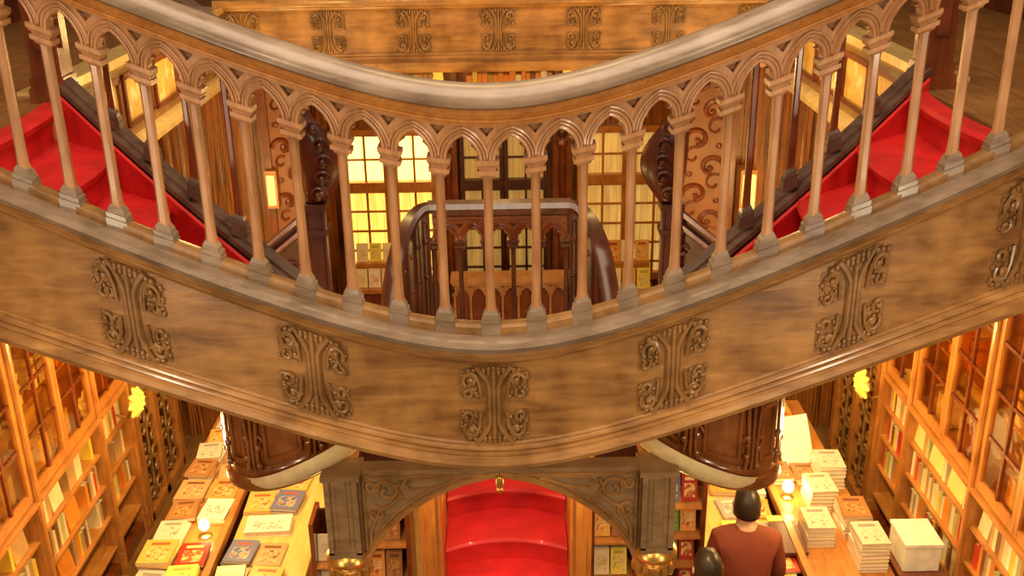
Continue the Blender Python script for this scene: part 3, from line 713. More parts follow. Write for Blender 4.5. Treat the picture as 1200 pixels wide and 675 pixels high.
mb = MB(); mb.blob((xm, YA-.06, zt_-.03), (.018, .018, .035), 10); mb.blob((xm, YA-.06, zt_-.07), .014, 8); mb.build('pendant', M['gold'], ar)['label'] = 'small gilded pendant'

# ================================================================== DRUMS (curved stair undersides) and soffits
for sg, side in ((-1, 'left'), (1, 'right')):
    YD = 4.28; XD = (atY(342, 560, YD-.2).x, atY(838, 560, YD-.2).x)[sg > 0]
    R = .325; ztopd = 3.45; zbd = atY((330, 855)[sg > 0], 572, YD-R).z
    dr = thing('stair_drum', 'dark glossy mahogany drum hanging beneath the landing on the %s' % side, 'stair drum', (XD, YD, zbd), 'mahogany stair drums')
    def shd(p, sg=sg, XD=XD): return Vector((p.x, p.y, p.z-sg*.30*(p.x-XD)*max(0, min(1, (3.40-p.z)/.3))))
    H = ztopd-zbd
    mb = MB(); mb.lathe((XD, YD, zbd), [(R*.9, .11), (R*.93, .12), (R*.94, H-.1), (R*.97, H)], 40, sh=shd); mb.build('body', M['drum'], dr)
    mb = MB(); mb.lathe((XD, YD, zbd), [(R*.86, 0), (R*.96, -.005), (R*1.02, .015), (R*1.04, .04), (R*1.0, .065), (R*.95, .07), (R*.97, .085), (R*.96, .10), (R*.92, .115)], 40, sh=shd); mb.build('bottom_moulding', M['drum'], dr)
    mb = MB(); mb.lathe((XD, YD, zbd), [(R*.93, H-.17), (R*1.0, H-.16), (R*1.02, H-.13), (R*.96, H-.11)], 40, sh=shd); mb.build('upper_moulding', M['drum'], dr)
    mb = MB(); mb.lathe((XD, YD, zbd), [(0.001, -.012), (R*.6, -.012), (R*.88, -.004), (R*.87, .004)], 30, sh=shd); mb.build('underside', M['cream'], dr)['label'] = 'cream plaster underside'
    for a in (-PI*.86, -PI*.64, -PI*.36, -PI*.14):
        mb = MB(); c = Vector((XD+R*.95*math.cos(a), YD+R*.95*math.sin(a), 0)); tng = Vector((-math.sin(a), math.cos(a), 0)); nn = Vector((math.cos(a), math.sin(a), 0))
        def q(u, o, z, c=c, tng=tng, nn=nn): return shd(c+tng*u+nn*o+Vector((0, 0, zbd+z)))
        for u in (-.022, 0, .022): mb.tube([q(u*1.5, .008, .11), q(u, .012, .16), q(u, .012, .24), q(u*1.6, .010, H-.17)], .009, 6)
        for k in range(4): mb.blob(q((-1)**k*.03, .012, .13+.045*k), (.016, .016, .016), 6)
        for k in (-1, 1): mb.tube([q(k*(.035+.018*math.cos(t)), .010, .25+.02*math.sin(t)) for t in lin(0, 5, 9)], .007, 5)
        mb.build('carved_bracket', M['drum'], dr)
    for a0_, a1_ in ((-PI*.80, -PI*.70), (-PI*.58, -PI*.42), (-PI*.30, -PI*.20)):
        mb = MB()
        def qa(a, z): return shd(Vector((XD+R*.95*math.cos(a), YD+R*.95*math.sin(a), zbd+z)))
        for zz in (.15, H-.21): mb.tube([qa(a, zz) for a in lin(a0_, a1_, 10)], .011, 6)
        for a in (a0_, a1_): mb.tube([qa(a, .15), qa(a, H-.21)], .011, 6)
        mb.build('panel_frame', M['drum'], dr)
    am = -.35 if sg < 0 else PI+.35
    rows = []
    for a_ in lin(am-1.9, am+1.9, 31):
        w_ = max(0, math.cos((a_-am)*PI/3.8))**1.3; rr = R*.97+R*.42*w_+.004
        rows.append([shd(Vector((XD+r_*math.cos(a_), YD+r_*math.sin(a_), zbd+z_))) for r_, z_ in ((R*.93, .012), (R*.97+(rr-R*.97)*.4, .015+.012*w_), (R*.97+(rr-R*.97)*.8, .03+.05*w_), (rr, .045+.10*w_), (rr-.006, .065+.11*w_), (R*.95, .06))])
    mb = MB(); mb.grid(rows, True, True); mb.build('soffit_flare', M['cream'], dr)['label'] = 'cream plaster flare'
# cream cove between the fascia and the arch
rows = []
for x in lin(-1.0, 1.0, 41):
    zt3 = Z0(x)+drop(x, -.556)+.01; zb3 = zt_+.022+.22*max(0, abs(x)-.66); pts = []
    for i in range(9):
        t = i/8; pts.append((x, Y0(x)+.02+(4.12-Y0(x)-.02)*math.sin(t*PI/2)**1.0, zt3+(zb3-zt3)*(1-math.cos(t*PI/2))))
    pts += [(p[0], p[1]+.03, p[2]+.03) for p in reversed(pts)]
    rows.append(pts)
mb = MB(); mb.grid(rows, True, True)
tag(mb.build('stair_soffit', M['cream']), 'cream plaster cove between the fascia bottom and the carved arch', 'soffit')

# ================================================================== CENTRAL RED FLIGHT
cf = thing('stair_flight', 'wide red central flight rising beyond the arch below', 'stairs', (0, 5.3, 0))
z_n = lambda k: 1.67+.165*k
y_n = lambda k: 5.2+.285*k
sx0, sx1 = atY(523, 620, 5.3).x, atY(664, 620, 5.3).x
for k in range(-7, 5):
    rows = []
    for x in lin(sx0, sx1, 13):
        u = (x-(sx0+sx1)/2)/((sx1-sx0)/2); yo = y_n(k)+.10*(1-u*u); z = z_n(k); yb = y_n(k+1)+.10*(1-u*u)+.02
        rows.append([(x, yo+.02, z-.165), (x, yo+.015, z-.05), (x, yo-.012, z-.04), (x, yo-.02, z-.018), (x, yo-.01, z), (x, yo+.02, z+.003), (x, yb, z+.003), (x, yb, z-.165)])
    mb = MB(); mb.grid(rows, True, True); mb.build('step', M['red'], cf)
for xa, xb in ((sx0-.125, sx0-.004), (sx1+.004, sx1+.125)):
    mb = MB(); mb.box(xa, xb, 5.0, 5.12, 0, 2.6); mb.box(xa+.03, xb-.03, 4.985, 5.0, .4, 2.5)
    y0, y1 = 5.12, 6.4
    mb.hexa([(xa, y0, 0), (xb, y0, 0), (xb, y1, 0), (xa, y1, 0), (xa, y0, 1.95), (xb, y0, 1.95), (xb, y1, 2.25), (xa, y1, 2.25)])
    mb.build('side_panel', M['orange'], cf)['label'] = 'orange wooden side panel'

# ================================================================== BOOKCASES ON THE SIDE WALLS
XF = 3.2
shelf_z = [1.44, 1.15, .86, .57, .28]
bays = [(4.95, 6.08, 'nearest'), (6.14, 7.24, 'middle'), (7.30, 7.84, 'narrow far')]
nbk = 0
FACE = {'left': [(92, 597, 'orange', .20), (84, 655, 'orange', .22), (70, 566, 'cream', .18), (22, 600, 'tan', .2)],
        'right': [(1072, 500, 'pale yellow', .22), (1093, 528, 'pale yellow', .24), (1115, 560, 'pale yellow', .26), (1150, 595, 'cream', .14)]}
faces = {}
for sd, lst in FACE.items():
    for px, py, c, w_ in lst:
        X = XF if sd == 'right' else -XF; dv = ray(px, py); P = CAM+dv*((X-CAM.x)/dv.x)
        zz = max([q for q in shelf_z[1:] if q < P.z] or [shelf_z[-1]]); faces.setdefault((sd, zz), []).append((P.y-w_/2, P.y+w_/2, c, w_))
M['pr_pale yellow'] = plain('pale_yellow_cover', (.78, .62, .22), .4, 0, .1, 3)
for sg, side in ((-1, 'left'), (1, 'right')):
    for bi, (y0, y1, nm) in enumerate(bays):
        bc = thing('bookcase', 'orange wooden bookcase with glazed upper doors, %s bay along the %s wall' % (nm, side), 'bookcase', (sg*3.4, (y0+y1)/2, 0), 'bookcases along the walls')
        def bxx(mb, xa, xb, *r): return mb.box(*sorted((sg*xa, sg*xb)), *r)
        mb = MB(); bxx(mb, 3.53, 3.56, y0-(.008 if bi else .052), y1+.05, 0, 3.7); mb.build('back_board', M['shelfback'], bc, False)
        for yy in (y0-.03, y1+.03) if bi == 0 else (y1+.03,):
            mb = MB(); bxx(mb, XF-.02, 3.53, yy-.022, yy+.022, 0, 3.7)
            mb.tube([(sg*(XF-.025), yy, .05), (sg*(XF-.025), yy, 3.68)], .024, 8); bxx(mb, XF-.035, XF, yy-.034, yy+.034, 0, .2)
            mb.build('post', M['orange'], bc)
        for z in shelf_z[1:]:
            mb = MB(); bxx(mb, XF, 3.53, y0-.007, y1+.007, z-.02, z); mb.build('shelf', M['orange_h'], bc)
        mb = MB(); bxx(mb, XF-.035, 3.53, y0-.007, y1+.007, 1.415, 1.44); bxx(mb, XF-.05, XF, y0-.007, y1+.007, 1.44, 1.455); mb.build('counter_shelf', M['orange_h'], bc)
        mb = MB(); bxx(mb, XF, 3.53, y0-.007, y1+.007, 0, .1); mb.build('plinth', M['maho_red'], bc)
        mb = MB(); bxx(mb, XF-.05, 3.53, y0-(.006 if bi else .052), y1+.048, 3.7, 3.8); mb.build('cornice', M['orange_h'], bc)
        for z in (2.05,):
            mb = MB(); bxx(mb, XF+.06, 3.53, y0-.007, y1+.007, z-.02, z); mb.build('shelf', M['orange_h'], bc)
        nd = 2 if y1-y0 > .8 else 1
        for d in range(nd):
            ya = y0+(y1-y0)*d/nd+.002; yb = y0+(y1-y0)*(d+1)/nd-.002; zb, zt2 = 1.47, 3.66
            mb = MB(); x_ = XF
            for yy in (ya, yb-.045): bxx(mb, x_-.015, x_+.02, yy, yy+.045, zb, zt2)
            bxx(mb, x_-.013, x_+.018, ya+.045, yb-.045, zb, zb+.07); bxx(mb, x_-.013, x_+.018, ya+.045, yb-.045, zt2-.07, zt2)
            dd = mb.build('door', M['orange'], bc, False)
            mb = MB(); yc = (ya+yb)/2; bxx(mb, x_-.01, x_+.012, yc-.012, yc+.012, zb, zt2)
            z = zb+.07
            while z+.34 < zt2-.1:
                z += .34; bxx(mb, x_-.008, x_+.010, ya+.045, yb-.045, z-.012, z+.012)
            mb.build('muntin', M['maho_red'], dd, False)
            mb = MB(); bxx(mb, x_+.002, x_+.006, ya+.03, yb-.03, zb+.05, zt2-.05); mb.build('pane', M['glass'], dd, False)
        # books
        rows = {0: [(1.15, 'upper open shelf'), (.86, 'second open shelf')], 1: [(1.15, 'upper open shelf'), (.86, 'second open shelf'), (.57, 'third open shelf')], 2: [(1.15, 'upper open shelf'), (.86, 'second open shelf'), (.57, 'third open shelf')]}[bi]
        rows = rows + ([(2.05, 'shelf behind glass'), (1.46, 'ledge behind glass')] if bi < 2 else [(1.46, 'ledge behind glass')])
        for z, rn in rows:
            y = y0+.015; n = 0; behind = 'glass' in rn
            fl = [q for q in faces.get((side, z), []) if y0 < (q[0]+q[1])/2 < y1] if not behind else []
            for k, (fa_, fb_, c, w_) in enumerate(sorted(fl)):
                fa_ = max(fa_, y0+.01); fb_ = min(fa_+w_, y1-.02); h = .22
                mb = MB(); xx = sg*(XF+.05); mb.box(-.012, -.009, -w_/2, w_/2, 0, h, 0); mb.box(.009, .012, -w_/2, w_/2, 0, h, 0); mb.box(-.009, .009, -w_/2, -w_/2+.003, 0, h, 0); mb.box(-.009, .009, -w_/2+.003, w_/2-.003, .003, h-.003, 1)
                o = mb.build('book', [M['bk_'+c] if 'bk_'+c in M else M['pr_'+c], M['page']], None, False); o.location = (xx, (fa_+fb_)/2, z+.002); o.rotation_euler = (0, sg*.12, 0)
                tag(o, '%s book facing out, %s from near end of %s, %s %s bay' % (c, ORD[k], rn.replace(' open', ''), nm, side), 'book', 'facing books on the %s wall shelves' % side)
            while y < y1-.06:
                t = random.choice((.036, .044, .054)); h = random.choice((.18, .21, .235)); 
                if side == 'left' and not behind and random.random() < .06: y += random.uniform(.08, .2); continue
                if behind and random.random() < .3: y += random.uniform(.05, .25); continue
                c = random.choice(['cream', 'cream', 'white', 'tan', 'yellow', 'tan', 'orange', 'brown', 'pale olive', 'red', 'cream'] if not behind else ['cream', 'tan', 'orange', 'yellow', 'white'])
                if behind: t = .054; h = .235
                P = (sg*(XF+.11 if not behind else XF+.16), y+t/2, z)
                pu, pv = proj((sg*XF, y, z+.15))
                y += t+.0015
                if y > y1-.01: break
                if any(q[0]-.01 < y and y-t < q[1]+.01 for q in fl): continue
                n += 1
                if pu < -8 or pu > 1208 or pv > 690: continue
                w = 'the bookcase beside the %s wall' % side
                shelf_book(c, t, h, .15, P, (PI/2 if sg > 0 else -PI/2)*-1 if False else (-PI/2 if sg > 0 else PI/2), '%s book, %s from near end of %s, %s %s bay' % (c, ORD[n-1], rn, nm, side), '%s of the %s bay, %s wall' % (rn, nm, side))
                nbk += 1
# carved screens beyond the bookcases
for sg, side in ((-1, 'left'), (1, 'right')):
    cs = thing('carved_screen', 'tall openwork carved wooden screen beyond the %s bookcases' % side, 'screen', (sg*3.2, 8.5, 0), 'openwork screens')
    X = sg*3.2; mb = MB()
    for y in (7.98, 8.46, 8.98): mb.box(X-.035, X+.035, y-.04, y+.04, 0, 3.2)
    for z in (.05, 1.75, 3.15): mb.box(X-.035, X+.035, 7.98, 8.98, z-.04, z+.04)
    mb.build('frame', M['orange'], cs)
    for (ya, yb) in ((8.03, 8.42), (8.5, 8.94)):
        mb = MB(); yc = (ya+yb)/2
        for i in range(10):
            z = .2+i*.32 if i < 9 else 3.0
            for s in (-1, 1):
                mb.tube([(X, yc+s*q[0], q[2]) for q in spiral(.09, z, .085, .02, 0, 5.4, 14)], .016, 5)
                mb.tube([(X, yc+s*q[0], q[2]) for q in spiral(.12, z+.16, .055, .015, 1, 6, 10)], .013, 5)
            mb.blob((X, yc, z+.08), (.02, .035, .05))
        mb.tube([(X, yc, .1), (X, yc, 3.1)], .014, 6)
        mb.build('openwork', M['carving'], cs)
    # lit flower-shaped lamp above the shelf by the screen
    px, py = ((158, 474), (1012, 452))[sg > 0]
    P = atY(px, py, 7.75); X = sg*3.02; dv = ray(px, py); P = CAM+dv*((X-CAM.x)/dv.x)
    lp = thing('wall_lamp', 'glowing yellow petal lamp high on the %s bookcases' % side, 'lamp', (P.x, P.y, P.z), 'yellow wall lamps')
    mb = MB()
    for k in range(8):
        a = 2*PI*k/8; mb.tube([P+Vector((0, 0, 0)), P+Vector((-sg*.03, .07*math.cos(a), .07*math.sin(a)+.03)), P+Vector((-sg*.0, .13*math.cos(a), .13*math.sin(a)+.02))], [.02, .04, .012], 6)
    mb.blob(P, .05, 10); mb.build('shade', M['yellowglow'], lp)
    mb = MB(); mb.tube([P+Vector((0, 0, -.02)), P+Vector((sg*.08, 0, -.12)), P+Vector((sg*.17, 0, -.10))], .014, 6); mb.build('arm', M['steel'], lp)

# ================================================================== TABLES, COUNTERS
def table(name, label, x0, x1, y0, y1, zt2, mat, legm, group=None, lip=None):
    t = thing(name, label, 'table', ((x0+x1)/2, (y0+y1)/2, 0), group)
    mb = MB(); mb.box(x0, x1, y0, y1, zt2-.04, zt2); mb.build('tabletop', mat, t, False, .006)
    mb = MB(); mb.box(x0+.03, x1-.03, y0+.03, y1-.03, .08, zt2-.04); mb.build('cabinet', legm, t, False)
    mb = MB(); mb.box(x0+.05, x1-.05, y0+.05, y1-.05, 0, .08); mb.build('plinth', M['maho'], t, False)
    if lip:
        mb = MB()
        for xx in lip: mb.box(xx-.025, xx+.025, y0, y1, zt2, zt2+.05)
        mb.build('edge_strip', M['orange_h'], t, False)
    return t
TZ = .80
table('book_table', 'long wooden table crowded with books beside the left bookcases', -2.62, -2.08, 5.4, 8.6, TZ, M['orange_h'], M['maho_red'], None, (-2.10,))
table('book_table', 'long wooden table crowded with white stacks beside the right bookcases', 2.08, 2.70, 5.6, 8.6, TZ, M['orange_h'], M['maho_red'], None, (2.10,))
table('counter', 'long pale yellow wooden counter on the left with books along one side', -2.04, -1.42, 5.4, 8.4, TZ-.03, M['counter'], M['orange'])
mb = None
table('counter', 'long pale yellow wooden counter on the right behind the two people', 1.38, 2.04, 6.05, 8.4, TZ-.03, M['counter'], M['orange'])
def flat_book(pr, w, l, t, loc, rz, label, group, cover_name=None):
    """book lying flat : cover board + page block"""
    key = ('flat', pr, w, l, t)
    if key in protos:
        src = protos[key]; r = src.copy(); COL.objects.link(r)
        for ch in src.children:
            c = ch.copy(); c.parent = r; COL.objects.link(c)
    else:
        r = bpy.data.objects.new('book', None); r.empty_display_size = .05; COL.objects.link(r); protos[key] = r
        mb = MB(); mb.box(-w/2, w/2, -l/2, l/2, t-.003, t); mb.box(-w/2, w/2, -l/2, l/2, 0, .003); mb.box(-w/2, -w/2+.003, -l/2, l/2, .003, t-.003)
        mb.build('cover', M['pr_'+pr], r, False)
        mb = MB(); mb.box(-w/2+.003, w/2-.004, -l/2+.004, l/2-.004, .003, t-.003); mb.build('pages', M['page'], r, False)
    r.location = loc; r.rotation_euler = (0, 0, rz); tag(r, label, 'book', group); return r
def rows_on(table_lbl, xs, ys, zt2, pats, group, jit=.02, stack=(1, 3), turn=.05, skip=()):
    for ci, x in enumerate(xs):
        for ri, y in enumerate(ys):
            if (ci, ri) in skip: continue
            n = random.randint(*stack); z = zt2; w, l = random.choice(((.20, .26), (.23, .28), (.21, .27)))
            for k in range(n):
                t = random.choice((.018, .026, .034)); z_ = z
                if k == 0 or random.random() < .5: pr = random.choice(pats)
                pos = '%s row' % ORD[ri]
                lvl = 'topmost' if k == n-1 else ('bottom' if k == 0 else 'middle' if n == 3 else ORD[k]+' from the bottom')
                if n == 1: lvl = 'single'
                flat_book(pr, w, l, t, (x+random.uniform(-jit, jit)*.3, y, z_+.0005), random.uniform(-turn, turn), '%s %s book, %s, %s column %s' % (lvl, pr, pos, ORD[ci], table_lbl), group)
                z += t+.001
rows_on('on the left wall table', [-2.49, -2.245], lin(5.74, 8.34, 10), TZ, ['cream', 'orange', 'brown', 'pale grey', 'red and gold', 'pale grey', 'tan', 'orange', 'white and pink', 'dark', 'tan', 'crimson', 'grey blue', 'blue', 'yellow'], 'books lying on the left wall table', .06, (1, 3), .16, ((1, 3),))
rows_on('on the left counter', [-1.93, -1.71], [5.75, 6.07, 6.39, 7.05, 7.38, 7.9], TZ-.03, ['yellow', 'cream', 'blue', 'orange', 'red and gold', 'green', 'pale grey', 'tan', 'crimson', 'blue', 'dark'], 'books lying on the left counter', .05, (1, 3), .15)
flat_book('white and pink', .34, .22, .045, (-1.80, 6.74, TZ-.029), .06, 'large white book with pink edge lying across the left counter', 'books lying on the left counter')
rows_on('on the right counter', [1.74, 1.94], [6.22, 6.55, 6.88, 7.2, 7.53, 7.86], TZ-.03, ['cream', 'yellow', 'green', 'red and gold', 'orange', 'cream', 'white and pink', 'tan', 'crimson', 'grey blue'], 'books lying on the right counter', .05, (1, 2), .12)
rows_on('on the right wall table', [2.20, 2.42], [7.30, 7.82, 8.10, 8.38], TZ, ['orange', 'brown', 'red and gold', 'cream', 'orange'], 'books lying on the right wall table', stack=(1, 3))
# tall stacks of white books
def stack(x, y, n, lbl):
    z = TZ+.0005
    for k in range(n):
        pr = random.choice(('white and pink', 'cream', 'white and pink', 'pale grey')); t = random.choice((.026, .034))
        if k == n-1: pr = 'brown' if 'brown' in lbl else 'pale grey'
        flat_book(pr, .20, .27, t, (x, y, z), random.uniform(-.05, .05), '%s book from the bottom of the %s' % (ORD[k], lbl), 'white stack, '+lbl); z += t+.001
stack(2.56, 6.18, 8, 'nearest tall stack on the right wall table')
stack(2.28, 6.48, 5, 'low stack behind the dark board on the right')
stack(2.58, 6.60, 6, 'brown topped stack on the right wall table')
stack(2.42, 6.92, 6, 'stack by the bright lamp on the right')
stack(2.58, 7.24, 6, 'far pale stack on the right wall table')
# white carton, leaning poster, dark boards
mb = MB(); mb.box(2.80, 3.05, 6.12, 6.42, .75, .95); mb.box(2.79, 3.06, 6.11, 6.43, .95, .975); bxo = mb.build('carton', M['white'], None, False)
tag(bxo, 'plain white lidded carton beside the right bookcase', 'box')
st_ = MB(); st_.box(2.76, 3.10, 6.05, 6.5, .70, .745); 
for a in (2.79, 3.07):
    for b in (6.08, 6.47): st_.box(a-.02, a+.02, b-.02, b+.02, 0, .70)
tag(st_.build('side_stool', M['maho_red'], None, False), 'low wooden stand carrying the white carton', 'stand')
P = atZ(930, 540, 1.0)
po = thing('poster', 'bright white poster leaning upright on the right wall table', 'poster', (2.42, 7.55, TZ))
Q = Vector((atY(930, 527, 7.55).x, 7.55, TZ-.030)); R3 = Matrix.Rotation(-.35, 3, 'X')@Matrix.Rotation(.0, 3, 'Z'); R3 = Matrix.Rotation(.25, 3, 'Z')@Matrix.Rotation(-.5, 3, 'X')
mb = MB(); mb.rbox(Q+Vector((0, 0, .22)), (.14, .008, .20), R3); mb.build('sheet', M['white'], po, False)
mb = MB(); mb.rbox(Q+Vector((-.03, .17, .135)), (.02, .01, .105), Matrix.Rotation(.15, 3, 'X')); mb.build('strut', M['maho_red'], po, False)
db = thing('display_board', 'dark brown display board with a pale printed strip on the right counter edge', 'board', (2.0, 6.5, TZ))
lpz = thing('table_lamp', 'small bright lamp among the books on the right table', 'lamp', (2.20, 7.0, TZ))
mb = MB(); mb.lathe((2.20, 7.0, TZ), [(.05, 0), (.05, .012), (.012, .02), (.01, .06), (.012, .07)], 14); mb.build('stem', M['steel'], lpz)
mb = MB(); mb.blob((2.20, 7.0, TZ+.10), (.045, .045, .05), 12); mb.build('bulb', M['lampglow'], lpz)
yl = 5.74+(8.34-5.74)*3/9
lpl = thing('table_lamp', 'small bright lamp among the books on the left table', 'lamp', (-2.245, yl, TZ))
mb = MB(); mb.lathe((-2.245, yl, TZ), [(.05, 0), (.05, .012), (.012, .02), (.01, .06), (.012, .07)], 14); mb.build('stem', M['steel'], lpl)
mb = MB(); mb.blob((-2.245, yl, TZ+.10), (.04, .04, .045), 12); mb.build('bulb', M['lampglow'], lpl)
mb = MB(); mb.rbox((2.06, 6.42, TZ+.03), (.10, .19, .012), Matrix.Rotation(.0, 3, 'Z')); mb.build('panel', M['darkb'], db)
mb = MB(); mb.rbox((2.06, 6.66, TZ+.03), (.10, .035, .012), Matrix.Identity(3)); mb.build('printed_strip', M['pr_yellow'], db)

# ------------------------------------------------------------------ racks beside the arch
def rack(label, x0, x1, y, ztop, mats, group, pitch=.30):
    t = thing('book_rack', label, 'rack', ((x0+x1)/2, y, 0))
    mb = MB()
    for xx in (x0, x1): mb.box(xx-.015, xx+.015, y, y+.28, 0, ztop+.05)
    mb.build('side', M['maho_red'], t, False)
    mb = MB(); mb.box(x0, x1, y+.26, y+.28, 0, ztop); mb.build('back_board', M['maho'], t, False)
    z = ztop; i = 0
    while z > .5:
        z -= pitch; mb = MB(); mb.box(x0+.015, x1-.015, y, y+.26, z-.015, z); mb.build('shelf', M['orange_h'], t, False)
        x = x0+.02
        n = 0
        while x < x1-.115:
            w = .098; cl = mats[n % 2::2][i % len(mats[n % 2::2])]
            key = ('face', cl)
            if key in protos: o = protos[key].copy(); COL.objects.link(o)
            else:
                mb = MB(); mb.box(-.052, .052, -.012, -.008, 0, .19, 0); mb.box(-.052, .052, .008, .012, 0, .19, 0); mb.box(-.052, -.048, -.008, .008, 0, .19, 0); mb.box(-.048, .050, -.008, .008, .003, .187, 1)
                o = mb.build('book', [M['pr_'+cl], M['page']], None, False); protos[key] = o
            o.location = (x+w/2, y+.08, z+.004); o.rotation_euler = (-.2, 0, 0)
            tag(o, '%s book facing out, %s shelf, %s from left, %s' % (cl, ORD[i], ORD[n], group), 'book', 'books facing out, '+group); x += w+.015; n += 1
        i += 1
    return t
def xat(px, py, Y): return atY(px, py, Y).x
rack('rack of facing books at right of the red central steps under the arch', xat(694, 630, 5.6), xat(748, 630, 5.6), 5.6, 2.0, ['blue', 'yellow', 'orange', 'brown', 'cream'], 'rack right of central steps')
rack('dark rack of red books at left of the red central steps under the arch', xat(424, 630, 5.6), xat(478, 630, 5.6), 5.6, 2.0, ['red and gold', 'brown', 'cream', 'brown'], 'rack left of central steps')
rack('tall rack of red and green books just right of the arch', xat(776, 620, 5.8), xat(824, 620, 5.8), 5.8, 1.75, ['blue', 'crimson', 'green', 'red and gold', 'green', 'crimson'], 'rack outside the right pilaster', .23)
rack('pale rack of cream books just left of the arch', xat(366, 640, 6.0), xat(398, 640, 6.0), 6.0, 1.25, ['cream', 'orange', 'cream', 'brown'], 'rack outside the left pilaster')

# ------------------------------------------------------------------ far displays and carved desk
def far_display(label, px0, px1, ytop, ybot, Y, cols, pats, group):
    x0, x1 = xat(px0, ybot, Y), xat(px1, ybot, Y); zb = atY((px0+px1)/2, ybot, Y).z; zt2 = atY((px0+px1)/2, ytop, Y).z
    t = thing('display_stand', label, 'display stand', ((x0+x1)/2, Y, 0))
    mb = MB(); mb.box(x0-.03, x1+.03, Y-.12, Y+.3, zb-.05, zb); mb.build('top', M['orange_h'], t, False)
    mb = MB(); mb.box(x0, x1, Y-.08, Y+.28, 0, zb-.05); mb.build('cabinet', M['maho_red'], t, False)
    zm = (zb+zt2)/2
    mb = MB(); mb.box(x0, x1, Y+.12, Y+.28, zb, zm); mb.build('riser', M['orange_h'], t, False)
    w = (x1-x0)/cols; i = 0
    for r, (z, yy) in enumerate(((zb, Y-.02), (zm, Y+.2))):
        for c in range(cols):
            cl = pats[(i*3+r) % len(pats)]; i += 1; h = (zm-zb)*.9
            mb = MB(); mb.box(-w*.45, w*.45, -.012, .012, 0, h); mb.box(-w*.45+.004, w*.45-.001, -.009, .009, h-.001, h+.001)
            o = mb.build('book', M['pr_'+cl], None, False); o.location = (x0+w*(c+.5), yy, z+.002); o.rotation_euler = (-.15, 0, 0)
            tag(o, '%s book, %s row, %s from left, %s' % (cl, ('lower', 'upper')[r], ORD[c], group), 'book', 'books on the '+group)
far_display('display stand of bright books below the bright left far windows', 417, 463, 290, 336, 12.3, 3, ['cream', 'yellow', 'cream', 'white and pink'], 'stand below the left far windows')
far_display('display stand of red and yellow books below the right far windows', 694, 762, 286, 338, 12.3, 4, ['red and gold', 'yellow', 'orange', 'cream'], 'stand below the right far windows')
YK = 11.5
dk = thing('carved_desk', 'carved desk with small gothic arches in the centre of the far hall', 'desk', (0, YK, 0))
x0, x1 = xat(532, 326, YK), xat(664, 326, YK); zt2 = atY(600, 324, YK).z
mb = MB(); mb.box(x0-.04, x1+.04, YK-.06, YK+.2, zt2-.06, zt2); mb.box(x0-.02, x1+.02, YK-.04, YK+.18, zt2-.1, zt2-.06); mb.build('top', M['arcade'], dk, False)
mb = MB(); mb.box(x0, x1, YK+.06, YK+.17, 0, zt2-.1); mb.build('cabinet', M['maho_red'], dk, False)
mb = MB()
xs_ = lin(x0, x1, 8)
for a, b in zip(xs_[:-1], xs_[1:]): arcade(mb, a, b, lambda x, o, h: (x, YK+.03-o, zt2-.1+(h-TOP)))
mb.build('arcade', M['arcade'], dk)
for x in xs_:
    mb = MB(); mb.lathe((x, YK+.03, 0), [(.035, 0), (.035, .06), (.018, .1), (.016, zt2-.28), (.03, zt2-.24), (.03, zt2-.22)], 8); mb.build('column', M['arcade'], dk)

